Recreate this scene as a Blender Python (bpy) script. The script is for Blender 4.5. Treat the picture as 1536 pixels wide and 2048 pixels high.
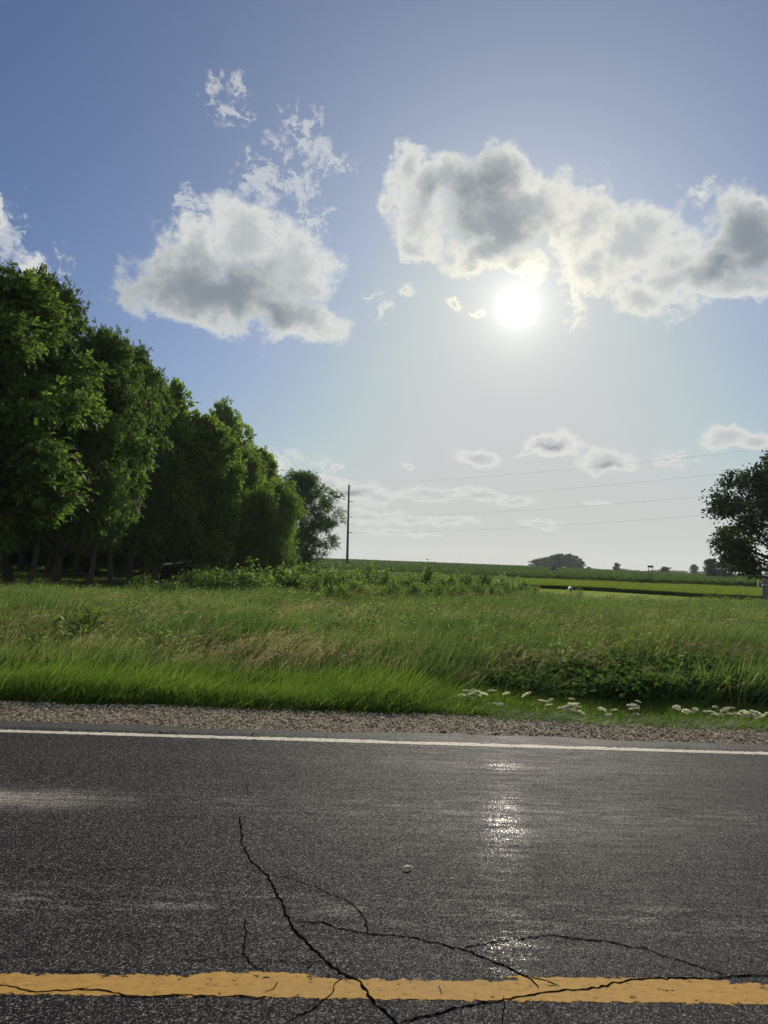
import bpy, math, random
import numpy as np
from mathutils import Matrix, Vector

for o in list(bpy.data.objects):
    bpy.data.objects.remove(o, do_unlink=True)
SC = bpy.context.scene
COL = SC.collection
R = math.radians
random.seed(5)
RNG = np.random.default_rng(7)

# ------------------------------------------------------------------ camera
CAM_H, FPX, PITCH, ROLL = 1.43, 1400.0, 4.45, 1.75
W0, H0 = 1536, 2048
_p, _r = R(PITCH), R(ROLL)
_R0 = np.array([1, 0, 0.]); _F = np.array([0, math.cos(_p), math.sin(_p)]); _U0 = np.array([0, -math.sin(_p), math.cos(_p)])
_R = math.cos(_r) * _R0 + math.sin(_r) * _U0
_U = -math.sin(_r) * _R0 + math.cos(_r) * _U0
cd = bpy.data.cameras.new('camera'); cam = bpy.data.objects.new('camera', cd); COL.objects.link(cam)
cam.matrix_world = Matrix(((_R[0], _U[0], -_F[0], 0), (_R[1], _U[1], -_F[1], 0), (_R[2], _U[2], -_F[2], CAM_H), (0, 0, 0, 1)))
cd.sensor_fit = 'VERTICAL'; cd.sensor_height = 24; cd.lens = 24 * FPX / H0
cd.clip_start = 0.05; cd.clip_end = 9000
SC.camera = cam

def ray(px, py):
    d = _F + _R * (px - W0 / 2) / FPX - _U * (py - H0 / 2) / FPX
    return d / np.linalg.norm(d)
def on_ground(px, py, z=0.0):
    d = ray(px, py); t = (z - CAM_H) / d[2]
    return np.array([d[0] * t, d[1] * t, z])
def at_depth(px, py, Y):
    d = ray(px, py); t = Y / d[1]
    return np.array([d[0] * t, Y, CAM_H + d[2] * t])
def horizon(px):
    return 1134 + (px - 768) * math.tan(_r)

# ------------------------------------------------------------------ sun, sky, exposure
SUN = ray(1035, 612)
SUN_EL, SUN_AZ = math.asin(SUN[2]), math.atan2(SUN[0], SUN[1])
sl = bpy.data.lights.new('sun', 'SUN'); so = bpy.data.objects.new('sun', sl); COL.objects.link(so)
sl.energy = 5.0; sl.angle = R(0.6); sl.color = (1.0, 0.93, 0.80)
so.rotation_euler = Vector(-SUN).to_track_quat('-Z', 'Y').to_euler()
SC.view_settings.view_transform = 'Standard'; SC.view_settings.look = 'None'
SC.view_settings.gamma = 1; SC.view_settings.exposure = 0.0
SC.cycles.max_bounces = 6; SC.cycles.transparent_max_bounces = 8
SC.cycles.diffuse_bounces = 3; SC.cycles.transmission_bounces = 3; SC.cycles.glossy_bounces = 2
SC.cycles.sample_clamp_indirect = 4; SC.cycles.use_denoising = True; SC.cycles.denoising_prefilter = 'NONE'
SC.render.film_transparent = False

class NT:
    """small helper for building node trees"""
    def __init__(s, tree):
        s.t = tree; tree.nodes.clear()
    def n(s, kind, **kw):
        nd = s.t.nodes.new(kind)
        for k, v in kw.items(): setattr(nd, k, v)
        return nd
    def set(s, sock, v):
        if hasattr(v, 'is_output'): s.t.links.new(v, sock)
        else:
            if isinstance(v, (tuple, list)) and sock.type == 'RGBA' and len(v) == 3: v = (*v, 1)
            sock.default_value = v
    def m(s, op, a, b=0.0, c=None, clamp=False):
        nd = s.n('ShaderNodeMath', operation=op, use_clamp=clamp)
        s.set(nd.inputs[0], a); s.set(nd.inputs[1], b)
        if c is not None: s.set(nd.inputs[2], c)
        return nd.outputs[0]
    def v(s, op, a, b=(0, 0, 0), out=0):
        nd = s.n('ShaderNodeVectorMath', operation=op)
        s.set(nd.inputs[0], a)
        if op == 'SCALE': s.set(nd.inputs[3], b)
        else: s.set(nd.inputs[1], b)
        return nd.outputs[out]
    def length(s, a): return s.v('LENGTH', a, out=1)
    def mix(s, f, a, b, blend='MIX'):
        nd = s.n('ShaderNodeMix', data_type='RGBA', blend_type=blend)
        s.set(nd.inputs[0], f); s.set(nd.inputs[6], a); s.set(nd.inputs[7], b)
        return nd.outputs[2]
    def ramp(s, x, lo, hi, a=0.0, b=1.0, smooth=True):
        nd = s.n('ShaderNodeMapRange', interpolation_type='SMOOTHSTEP' if smooth else 'LINEAR')
        for i, q in enumerate((x, lo, hi, a, b)): s.set(nd.inputs[i], q)
        return nd.outputs[0]
    def noise(s, vec, scale, detail=4, rough=.55, dist=0.0, out=0):
        nd = s.n('ShaderNodeTexNoise')
        s.set(nd.inputs['Vector'], vec); s.set(nd.inputs['Scale'], scale); s.set(nd.inputs['Detail'], detail)
        s.set(nd.inputs['Roughness'], rough); s.set(nd.inputs['Distortion'], dist)
        return nd.outputs[out]
    def voro(s, vec, scale, out='Distance', rnd=1.0):
        nd = s.n('ShaderNodeTexVoronoi'); s.set(nd.inputs['Vector'], vec); s.set(nd.inputs['Scale'], scale)
        s.set(nd.inputs['Randomness'], rnd)
        return nd.outputs[out]
    def xyz(s, vec):
        nd = s.n('ShaderNodeSeparateXYZ'); s.set(nd.inputs[0], vec); return nd.outputs
    def comb(s, x, y, z):
        nd = s.n('ShaderNodeCombineXYZ')
        for i, q in enumerate((x, y, z)): s.set(nd.inputs[i], q)
        return nd.outputs[0]

def build_world():
    w = bpy.data.worlds.new('World'); SC.world = w; w.use_nodes = True
    T = NT(w.node_tree)
    out = T.n('ShaderNodeOutputWorld'); bg = T.n('ShaderNodeBackground')
    T.t.links.new(bg.outputs[0], out.inputs[0]); bg.inputs[1].default_value = 0.1
    sky = T.n('ShaderNodeTexSky', sky_type='NISHITA', sun_disc=False)
    sky.sun_elevation = SUN_EL; sky.sun_rotation = SUN_AZ
    sky.altitude = 200; sky.air_density = 1.0; sky.dust_density = 0.6; sky.ozone_density = 2.0
    tc = T.n('ShaderNodeTexCoord')
    d = T.v('NORMALIZE', tc.outputs['Generated'])
    x, y, z = T.xyz(d)
    az = T.m('ARCTAN2', x, y); el = T.m('ARCSINE', z)
    P = T.comb(az, el, 0.0)
    ang = T.m('ARCCOSINE', T.m('MINIMUM', T.v('DOT_PRODUCT', d, tuple(SUN), out=1), 0.99999))
    # clear air: the sky texture, then the milky air round the sun and along the horizon
    elp = T.m('MAXIMUM', el, 0.0)
    base = T.mix(1.0, sky.outputs[0], (SKYK[0], SKYK[1], SKYK[2]), 'MULTIPLY')
    base = T.v('MINIMUM', base, (5.2, 5.6, 6.0))
    a_wide = T.m('EXPONENT', T.m('MULTIPLY', ang, -1 / 0.26))
    a_mid = T.m('EXPONENT', T.m('MULTIPLY', ang, -1 / 0.075))
    a_hor = T.m('EXPONENT', T.m('MULTIPLY', elp, -1 / 0.13))
    milk = T.m('ADD', T.m('MULTIPLY', a_wide, 0.95), T.m('MULTIPLY', a_hor, T.m('ADD', 0.40, T.m('MULTIPLY', a_wide, 1.2))), clamp=True)
    milk = T.m('MINIMUM', milk, 0.9)
    skyc = T.mix(milk, base, T.mix(T.ramp(el, 0, .22), (5.75, 5.7, 5.15), (5.9, 6.05, 5.95)))
    # ---- clouds
    hf = T.m('MINIMUM', T.m('ADD', 0.14, T.m('MULTIPLY', elp, 2.6)), 1.0)     # finer towards the horizon
    wv = T.noise(P, 11.0, 6, .6, out=1)
    wv = T.v('SUBTRACT', wv, (.5, .5, .5))
    wv = T.v('MULTIPLY', wv, (0.115, 0.115, 0.0))
    wv = T.v('SCALE', wv, hf)
    P2 = T.v('ADD', P, wv)
    def field(blobs, k):
        acc = None
        for b in blobs:
            px, py, rx, ry = b[:4]; off = b[4] if len(b) > 4 else 0.0
            dd = ray(px, py)
            a0, e0 = math.atan2(dd[0], dd[1]), math.asin(dd[2])
            # radius from pixel extents
            d1 = ray(px + rx, py); d2 = ray(px, py - ry)
            ra = abs(math.atan2(d1[0], d1[1]) - a0) * 1.14; re = abs(math.asin(d2[2]) - e0) * 1.14
            q = T.v('SUBTRACT', P2, (a0, e0, 0))
            q = T.v('MULTIPLY', q, (1 / ra, 1 / re, 0))
            L = T.length(q)
            if off: L = T.m('ADD', L, off)
            if acc is None: acc = L
            else:
                nd = T.n('ShaderNodeMath', operation='SMOOTH_MIN')
                T.set(nd.inputs[0], acc); T.set(nd.inputs[1], L); nd.inputs[2].default_value = k
                acc = nd.outputs[0]
        return T.m('SUBTRACT', 1.0, acc)
    F = field(CLOUDS, 0.22)
    sc = T.m('DIVIDE', 24.0, T.m('ADD', 0.35, T.m('MULTIPLY', hf, 0.65)))
    fb = T.n('ShaderNodeTexNoise'); T.set(fb.inputs['Vector'], T.v('MULTIPLY', P, (1, 1.25, 1)))
    T.set(fb.inputs['Scale'], 24.0); fb.inputs['Detail'].default_value = 10; fb.inputs['Roughness'].default_value = .64
    T.set(fb.inputs['Distortion'], .25)
    fine = T.noise(T.v('MULTIPLY', P, (1, 1.6, 1)), 70.0, 8, .6)
    n1 = T.m('SUBTRACT', T.mix(T.ramp(el, .07, .22), fine, fb.outputs[0]), .5)
    n2 = T.m('SUBTRACT', T.noise(T.v('MULTIPLY', P, (1, 1.3, 1)), 95.0, 6, .6), .5)
    Fn = T.m('ADD', T.m('ADD', F, T.m('MULTIPLY', n1, 1.35)), T.m('MULTIPLY', n2, 0.32))
    alpha = T.ramp(Fn, -0.04, 0.44)
    Fw = field(WISPS, 0.25)
    wn = T.n('ShaderNodeTexNoise'); T.set(wn.inputs['Vector'], P2); T.set(wn.inputs['Scale'], T.ramp(el, .07, .22, 60, 26)); wn.inputs['Detail'].default_value = 9
    wn.inputs['Roughness'].default_value = .60; wn.inputs['Distortion'].default_value = 1.1
    rid = T.m('SUBTRACT', 1.0, T.m('ABSOLUTE', T.m('SUBTRACT', T.m('MULTIPLY', wn.outputs[0], 2.0), 1.0)))
    wal = T.ramp(T.m('ADD', T.m('MINIMUM', Fw, .75), T.m('ADD', T.m('MULTIPLY', T.m('SUBTRACT', rid, .86), 3.6), T.m('MULTIPLY', T.m('ADD', n1, n2), 1.9))), .22, 1.1, 0, .72)
    alpha = T.m('MAXIMUM', alpha, wal)
    thick = T.ramp(T.m('ADD', F, T.m('MULTIPLY', n1, 1.25)), 0.15, 1.0)
    G = field(DARKS, 0.3)
    dark = T.ramp(T.m('ADD', G, T.m('MULTIPLY', n1, .9)), -0.6, 0.8)
    bright = T.mix(T.m('MULTIPLY', a_mid, 1.0), T.mix(T.ramp(el, 0.02, 0.25), (6.7, 6.75, 6.3), (7.3, 7.4, 7.2)), (14.0, 12.6, 8.0))
    midc = T.mix(T.ramp(el, 0.02, 0.25), (5.3, 5.45, 5.45), (4.3, 4.65, 4.85))
    c = T.mix(T.m('MULTIPLY', thick, .85), bright, midc)
    c = T.mix(T.m('MULTIPLY', dark, .92), c, (2.1, 2.5, 2.9))
    body = T.m('MULTIPLY', alpha, T.ramp(T.m('ADD', F, n1), -.1, .5, .78, 1.0))
    col = T.mix(body, skyc, c)
    # added bright cloud, out of view behind the camera, filling shaded sides with light
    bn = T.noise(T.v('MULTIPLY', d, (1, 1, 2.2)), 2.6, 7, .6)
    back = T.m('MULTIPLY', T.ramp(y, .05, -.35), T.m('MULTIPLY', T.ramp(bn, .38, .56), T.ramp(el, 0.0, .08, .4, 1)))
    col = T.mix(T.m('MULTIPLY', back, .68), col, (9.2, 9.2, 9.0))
    # the sun's own glare in the air in front of it
    g1 = T.m('MULTIPLY', T.m('EXPONENT', T.m('MULTIPLY', ang, -1 / 0.012)), 8.5)
    g2 = T.m('MULTIPLY', a_mid, 2.2)
    g = T.m('ADD', T.m('ADD', g1, g2), T.m('MULTIPLY', T.m('EXPONENT', T.m('MULTIPLY', ang, -1 / 0.035)), 4.2))
    glare = T.v('SCALE', (1.0, .985, .93), g)
    col = T.v('ADD', col, glare)
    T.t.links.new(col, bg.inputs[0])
    w.cycles.sampling_method = 'MANUAL'; w.cycles.sample_map_resolution = 1024

SKYK = (0.37, 0.50, 0.72)
CLOUDS = [
    # the big cloud at left
    (345, 562, 96, 78), (400, 510, 62, 62), (500, 480, 100, 84), (580, 520, 86, 92), (490, 590, 140, 70), (610, 632, 90, 52), (420, 618, 120, 46),
    # cloud above the sun
    (812, 345, 52, 44), (760, 400, 34, 40, .2), (845, 420, 84, 78), (905, 375, 80, 62), (1000, 345, 72, 62), (1010, 430, 112, 84), (1080, 395, 66, 72),
    (830, 488, 52, 34, .1), (960, 505, 78, 42), (1040, 520, 80, 34, .2), (940, 530, 34, 16, .3),
    (1170, 450, 80, 78, .05), (1270, 470, 88, 72), (1210, 540, 90, 60, .05), (1290, 600, 60, 48, .1), (1155, 580, 30, 36, .25),
    (1510, 465, 120, 100), (1450, 500, 90, 70), (1400, 545, 98, 66), (1340, 510, 80, 60, .1), (1480, 582, 90, 40), (1405, 395, 32, 22, .3), (1530, 400, 40, 40, .2), (1340, 560, 60, 50, .1), (1175, 370, 28, 22, .4),
    # left edge
    (0, 440, 26, 44, .15), (62, 515, 46, 26, .35), (92, 545, 26, 20, .35),
    # small ones round the sun
    (802, 592, 26, 26, .3), (768, 640, 18, 13, .35), (912, 610, 24, 22, .15), (960, 607, 26, 16, .2), (738, 606, 9, 7, .3),
    # low clouds
    (1455, 866, 66, 25, .0), (1520, 872, 50, 24, .0), (1212, 928, 62, 28), (1240, 940, 34, 14, .1), (1105, 893, 62, 24), (1060, 904, 40, 11, .2),
    (955, 913, 60, 21), (1335, 918, 34, 12, .25), (1354, 900, 18, 12, .3), (815, 932, 22, 10, .35), (670, 935, 24, 11, .3),
    (535, 935, 40, 28), (700, 988, 84, 26), (655, 975, 50, 20), (750, 1000, 50, 14), (860, 992, 84, 17), (960, 992, 66, 15), (1030, 1000, 50, 12, .1), (720, 1034, 110, 16, .05), (820, 1040, 60, 11, .1), (900, 1042, 74, 11, .15), (1200, 1010, 60, 8, .35), (620, 1010, 60, 14, .1),
    (1080, 1045, 48, 12, .1), (790, 1064, 110, 9, .2), (640, 1062, 50, 9, .3),
]
WISPS = [(378, 425, 44, 36), (525, 380, 60, 60), (580, 365, 90, 46), (625, 415, 50, 34), (655, 320, 44, 34), (600, 262, 30, 48), (560, 290, 22, 30), (470, 232, 34, 48), (425, 192, 22, 30), (488, 182, 20, 30),
         (20, 470, 40, 60, .1), (75, 525, 60, 50, .1), (1180, 375, 50, 40, .1), (1410, 392, 50, 36), (1330, 620, 60, 40, .2), (1150, 600, 40, 50, .2), (735, 606, 16, 14), (770, 640, 24, 20), (640, 520, 40, 40, .2), (1350, 910, 50, 30, .1), (650, 930, 50, 24, .1), (560, 925, 60, 36, .1)]
DARKS = [
    (420, 575, 135, 55), (560, 610, 80, 40, .25), (975, 385, 66, 60, .1), (1000, 450, 84, 62), (1505, 490, 80, 62, .0), (1440, 540, 70, 40, .4), (880, 395, 50, 40, .5),
    (1215, 938, 30, 10, .6), (700, 990, 40, 10, .6), (1100, 897, 26, 8, .6),
]
build_world()

# ------------------------------------------------------------------ helpers
def tag(o, label=None, cat=None, group=None, kind=None):
    if label: o['label'] = label
    if cat: o['category'] = cat
    if group: o['group'] = group
    if kind: o['kind'] = kind
    return o
def empty(name, loc=(0, 0, 0), rz=0.0):
    o = bpy.data.objects.new(name, None); COL.objects.link(o); o.location = loc; o.rotation_euler = (0, 0, rz)
    o.empty_display_size = .3
    return o
def mesh(name, verts, quads, mat=None, tris=None, smooth=False):
    me = bpy.data.meshes.new(name)
    verts = np.asarray(verts, np.float32).reshape(-1, 3); quads = np.asarray(quads, np.int32).reshape(-1, 4)
    nt = 0 if tris is None else len(tris)
    me.vertices.add(len(verts)); me.vertices.foreach_set('co', verts.ravel())
    loops = quads.ravel()
    starts = np.arange(len(quads)) * 4; tot = np.full(len(quads), 4)
    if nt:
        tris = np.asarray(tris, np.int32).reshape(-1, 3)
        starts = np.concatenate([starts, len(loops) + np.arange(nt) * 3]); tot = np.concatenate([tot, np.full(nt, 3)])
        loops = np.concatenate([loops, tris.ravel()])
    me.loops.add(len(loops)); me.loops.foreach_set('vertex_index', loops.astype(np.int32))
    me.polygons.add(len(starts)); me.polygons.foreach_set('loop_start', starts.astype(np.int32))
    me.polygons.foreach_set('loop_total', tot.astype(np.int32))
    if smooth: me.polygons.foreach_set('use_smooth', np.ones(len(starts), bool))
    me.update(); me.validate()
    if mat: me.materials.append(mat)
    return me
def obj(name, me, parent=None, loc=None):
    o = bpy.data.objects.new(name, me); COL.objects.link(o)
    if parent: o.parent = parent
    if loc is not None: o.location = loc
    return o
class Buf:
    def __init__(s): s.v = []; s.f = []; s.n = 0
    def add(s, v, f):
        v = np.asarray(v, float).reshape(-1, 3); s.v.append(v); s.f.append(np.asarray(f, int).reshape(-1, 4) + s.n); s.n += len(v)
    def tube(s, pts, rad, sides=6):
        pts = np.asarray(pts, float); n = len(pts); rad = np.broadcast_to(rad, (n,))
        t = np.gradient(pts, axis=0); t /= np.linalg.norm(t, axis=1)[:, None] + 1e-9
        a = np.cross(t, np.array([.31, .95, .05])); a /= np.linalg.norm(a, axis=1)[:, None] + 1e-9; b = np.cross(t, a)
        th = np.linspace(0, 2 * np.pi, sides, endpoint=False)
        ring = pts[:, None, :] + rad[:, None, None] * (np.cos(th)[None, :, None] * a[:, None, :] + np.sin(th)[None, :, None] * b[:, None, :])
        i, j = np.meshgrid(np.arange(n - 1), np.arange(sides), indexing='ij'); j2 = (j + 1) % sides
        f = np.stack([i * sides + j, i * sides + j2, (i + 1) * sides + j2, (i + 1) * sides + j], -1).reshape(-1, 4)
        s.add(ring.reshape(-1, 3), f)
        if sides == 4 or sides == 6 or sides == 8:   # end caps
            for e in (0, (n - 1) * sides):
                idx = [[e, e + k, e + k + 1, e + k + 2] for k in range(1, sides - 2, 2)]
                s.f.append(np.array(idx) + s.n - n * sides)
    def box(s, c, h, rz=0.0):
        c = np.array(c, float); h = np.array(h, float)
        k = np.array([[x, y, z] for z in (-1, 1) for y in (-1, 1) for x in (-1, 1)], float) * h
        ca, sa = math.cos(rz), math.sin(rz)
        k = np.stack([k[:, 0] * ca - k[:, 1] * sa, k[:, 0] * sa + k[:, 1] * ca, k[:, 2]], 1) + c
        s.add(k, [[0, 2, 3, 1], [4, 5, 7, 6], [0, 1, 5, 4], [2, 6, 7, 3], [0, 4, 6, 2], [1, 3, 7, 5]])
    def mesh(s, name, mat, smooth=False): return mesh(name, np.concatenate(s.v), np.concatenate(s.f), mat, smooth=smooth)

def mat_new(name):
    m = bpy.data.materials.new(name); m.use_nodes = True
    return m, NT(m.node_tree)
def finish(T, shader, bump=None):
    out = T.n('ShaderNodeOutputMaterial'); T.t.links.new(shader, out.inputs[0])
def principled(T, col, rough=.6, spec=.3, normal=None, metal=0.0):
    p = T.n('ShaderNodeBsdfPrincipled'); T.set(p.inputs['Base Color'], col); T.set(p.inputs['Roughness'], rough)
    T.set(p.inputs['Specular IOR Level'], spec); T.set(p.inputs['Metallic'], metal)
    if normal is not None: T.t.links.new(normal, p.inputs['Normal'])
    return p.outputs[0]
def bump(T, h, strength=.5, dist=.01):
    b = T.n('ShaderNodeBump'); T.set(b.inputs['Height'], h); b.inputs['Strength'].default_value = strength; b.inputs['Distance'].default_value = dist
    return b.outputs[0]

def foliage_mat(name, a, b, c=None, trans=.5, rough=.65, spec=.12, scale=.8, tcol=None, patch=None, loc_scale=5.0):
    """leaf or blade: reflecting front, light shining through; hue drifts over the world and per copy"""
    m, T = mat_new(name)
    g = T.n('ShaderNodeNewGeometry'); oi = T.n('ShaderNodeObjectInfo')
    pos = g.outputs['Position']
    n1 = T.noise(pos, scale, 3, .6); n2 = T.noise(pos, loc_scale, 2, .6)
    col = T.mix(T.ramp(n1, .35, .65), a, b)
    if c is not None: col = T.mix(T.ramp(n2, .5, .68), col, c)
    if patch is not None:     # tan, ripe patches
        pn = T.noise(pos, patch[1], 3, .6)
        col = T.mix(T.m('MULTIPLY', T.ramp(pn, .5, .68), patch[2]), col, patch[0])
    k = T.ramp(g.outputs['Random Per Island'], 0, 1, .5, 1.5, smooth=False)
    k2 = T.ramp(oi.outputs['Random'], 0, 1, .8, 1.2, smooth=False)
    col = T.v('SCALE', col, T.m('MULTIPLY', k, k2))
    p = principled(T, col, rough, spec)
    tr = T.n('ShaderNodeBsdfTranslucent'); tc = T.mix(1.0, col, tcol or (1.4, 1.5, .85), 'MULTIPLY')
    T.set(tr.inputs[0], tc)
    mx = T.n('ShaderNodeMixShader'); mx.inputs[0].default_value = trans
    T.t.links.new(p, mx.inputs[1]); T.t.links.new(tr.outputs[0], mx.inputs[2])
    finish(T, mx.outputs[0]); return m
def plain_mat(name, col, rough=.6, spec=.3, var=.3, scale=8.0, bmp=0.0, metal=0.0):
    m, T = mat_new(name)
    tc = T.n('ShaderNodeTexCoord'); n = T.noise(tc.outputs['Object'], scale, 5, .6)
    c = T.v('SCALE', tuple(col), T.ramp(n, .3, .7, 1 - var, 1 + var))
    nm = bump(T, n, bmp, .01) if bmp else None
    finish(T, principled(T, c, rough, spec, nm, metal)); return m

# ------------------------------------------------------------------ terrain
def sstep(a, b, x):
    t = np.clip((np.asarray(x, float) - a) / (b - a), 0, 1); return t * t * (3 - 2 * t)
YE = lambda x: 6.92 - 0.12 * np.clip(np.asarray(x, float) - .3, 0, 3.6) + .03 * np.sin(np.asarray(x, float) * 2.3)          # outer edge of the gravel
def terrain(x, y):
    x = np.asarray(x, float); y = np.asarray(y, float)
    u = y - YE(x)
    dd = -0.20 - 0.12 * sstep(-.3, 2.6, x)
    dit = dd * sstep(0.05, 1.3, u) * (1 - sstep(2.4, 6.0, u))
    roll = 0.05 * np.sin(x * .31 + 1) * np.sin(y * .23) * sstep(3, 12, u)
    s = x / np.maximum(y, 1.0)                                # bearing of the point seen from the road
    t = np.interp(s, [-1, -.05, .06, .20, .29, .40, .6], [8, 7.5, 6.5, 5, 3, 0.5, -2]) / FPX
    yy = np.minimum(y, 430)
    hill = sstep(55, 260, y) * (CAM_H + t * yy) * np.clip(y, 1, 430) / np.clip(y, 1, 430)
    lo = sstep(70, 330, y) * (0.3 + 1.1 * sstep(-.1, .5, -s + .4))
    hz = np.where(y > 60, hill * sstep(60, 300, y) ** .5, 0)
    return dit + roll + hz - 0.02 * (u > 0) - 2.4 * sstep(480, 900, y)

# ---- ground sheet: fine near the road, coarse far away
xs = np.unique(np.concatenate([np.linspace(-30, 30, 121), np.sign(np.linspace(-1, 1, 121)) * 30 * (np.abs(np.linspace(-1, 1, 121)) * 34 + 1)]))
ys = np.unique(np.concatenate([np.array([-120, -60, -20, -8, 0, 3, 5.5]), np.linspace(6.0, 30, 97), np.geomspace(30.5, 1500, 120)]))
def m_ground():
    m, T = mat_new('meadow_soil')
    pos = T.n('ShaderNodeNewGeometry').outputs['Position']
    n1 = T.noise(pos, .09, 5, .6); n2 = T.noise(pos, 1.7, 6, .65)
    c = T.mix(T.ramp(n1, .35, .65), (.040, .062, .014), (.062, .088, .020))
    c = T.mix(T.ramp(n2, .4, .7), c, (.052, .052, .020))
    finish(T, principled(T, c, .9, .1, bump(T, n2, .8, .1))); [setattr(n.inputs['Specular IOR Level'], 'default_value', 0.0) for n in m.node_tree.nodes if n.type == 'BSDF_PRINCIPLED']; return m
M_ground = m_ground()
X, Y = np.meshgrid(xs, ys); Z = terrain(X, Y); Z = np.where(Y < 6.3, -0.06, np.where(Y < 7.2, np.minimum(Z, -.03), Z))
nx, ny = len(xs), len(ys)
ii, jj = np.meshgrid(np.arange(ny - 1), np.arange(nx - 1), indexing='ij')
gq = np.stack([ii * nx + jj, ii * nx + jj + 1, (ii + 1) * nx + jj + 1, (ii + 1) * nx + jj], -1).reshape(-1, 4)
ground = obj('ground', mesh('ground', np.stack([X, Y, Z], -1), gq, M_ground, smooth=True)); tag(ground, kind='structure')

def sheet(name, poly_x0, poly_x1, yfun0, yfun1, dz, mat, nx=80, ny=6, z=None):
    xx = np.linspace(poly_x0, poly_x1, nx); tt = np.linspace(0, 1, ny)
    XX = np.repeat(xx[None], ny, 0); YY = yfun0(xx)[None] * (1 - tt)[:, None] + yfun1(xx)[None] * tt[:, None]
    ZZ = terrain(XX, YY) + dz if z is None else np.full_like(XX, z)
    a, b = np.meshgrid(np.arange(ny - 1), np.arange(nx - 1), indexing='ij')
    q = np.stack([a * nx + b, a * nx + b + 1, (a + 1) * nx + b + 1, (a + 1) * nx + b], -1)
    me = mesh(name, np.stack([XX, YY, ZZ], -1), q, mat)
    return me

# ------------------------------------------------------------------ road
def asphalt_nodes(T):
    tc = T.n('ShaderNodeTexCoord'); P = tc.outputs['Object']
    x, y, z = T.xyz(P)
    v1 = T.voro(P, 215.0, 'Distance'); vc = T.xyz(T.voro(P, 215.0, 'Color'))[0]
    vb = T.voro(P, 62.0, 'Distance'); vbc = T.xyz(T.voro(P, 62.0, 'Color'))[1]
    nf = T.noise(P, 420.0, 3, .7)
    stretch = T.v('MULTIPLY', P, (.25, 1.6, 1))
    nb = T.noise(stretch, 2.2, 5, .6); nb2 = T.noise(T.v('MULTIPLY', P, (.5, 3.0, 1)), 6.0, 6, .7)
    c = T.mix(T.ramp(nb, .3, .7), (.016, .0155, .0175), (.027, .0265, .0275))
    c = T.mix(T.ramp(vc, .5, .9), c, (.062, .053, .051))
    c = T.mix(T.m('MULTIPLY', T.ramp(vc, .84, .9), T.ramp(nf, .4, .6)), c, (.27, .265, .25))
    c = T.mix(T.m('MULTIPLY', T.ramp(vbc, .94, .96), T.ramp(vb, .45, .3)), c, (.20, .19, .17))
    c = T.mix(T.m('MULTIPLY', T.ramp(vc, .28, .0), .8), c, (.010, .010, .011))
    # worn, dusty streaks between and beside the wheel tracks
    def band(y0, w): return T.m('EXPONENT', T.m('MULTIPLY', T.m('POWER', T.m('DIVIDE', T.m('ABSOLUTE', T.m('SUBTRACT', y, y0)), w), 2.0), -1.0))
    dust = T.m('MULTIPLY', T.m('ADD', band(3.05, .14), T.m('MULTIPLY', band(4.28, .16), .8)), T.ramp(nb2, .48, .62))
    c = T.mix(T.m('MULTIPLY', dust, T.m('MULTIPLY', T.ramp(vc, .35, .6), .75)), c, (.26, .245, .22))
    # the pale patch of bare aggregate at left
    patch = T.m('MULTIPLY', band(4.26, .15), T.ramp(T.m('ADD', x, T.m('MULTIPLY', nb2, .8)), -.9, -1.7)); patch = T.m('MULTIPLY', patch, T.ramp(nb2, .36, .56, .15, 1.0))
    c = T.mix(T.m('MULTIPLY', patch, T.ramp(vc, .15, .5)), c, (.42, .38, .32))
    edge = T.ramp(T.m('ADD', y, T.m('MULTIPLY', nb2, .12)), 5.98, 6.1)
    c = T.mix(T.m('MULTIPLY', edge, .7), c, (.11, .10, .09))
    wheel = T.m('ADD', T.m('ADD', band(2.76, .13), band(4.1, .38)), T.m('MULTIPLY', band(5.25, .1), .9), clamp=True)
    r = T.m('SUBTRACT', T.ramp(nb2, .3, .7, .72, .6), T.m('MULTIPLY', wheel, T.ramp(nb, .35, .6, .02, .05)))
    gN = T.n('ShaderNodeNewGeometry').outputs['Normal']
    fac = T.v('SUBTRACT', T.voro(P, 215.0, 'Color'), (.5, .5, .5)); fac2 = T.v('SUBTRACT', T.voro(P, 330.0, 'Color'), (.5, .5, .5))
    tilt = T.v('ADD', T.v('SCALE', fac, .62), T.v('SCALE', fac2, .45))
    nrm = T.v('NORMALIZE', T.v('ADD', gN, T.v('MULTIPLY', tilt, (1, 1, .2))))
    h = T.m('ADD', T.m('MULTIPLY', v1, -.6), T.m('ADD', T.m('MULTIPLY', nf, .5), T.m('MULTIPLY', vb, -.35)))
    b = T.n('ShaderNodeBump'); T.set(b.inputs['Height'], h); b.inputs['Strength'].default_value = .5; b.inputs['Distance'].default_value = .004; T.set(b.inputs['Normal'], nrm)
    cn = T.n('ShaderNodeBump'); T.set(cn.inputs['Height'], h); cn.inputs['Strength'].default_value = .3; cn.inputs['Distance'].default_value = .004
    cn = T.v('NORMALIZE', T.v('ADD', gN, T.v('MULTIPLY', tilt, (.085, .5, .1))))
    T.coat = (T.m('MULTIPLY', T.m('ADD', wheel, .06), T.m('MULTIPLY', T.ramp(nb2, .42, .62, .002, .026), T.ramp(vc, .3, .6, .4, 1.0))), cn)
    return c, r, b.outputs[0]
T_BUMP = .62
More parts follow.
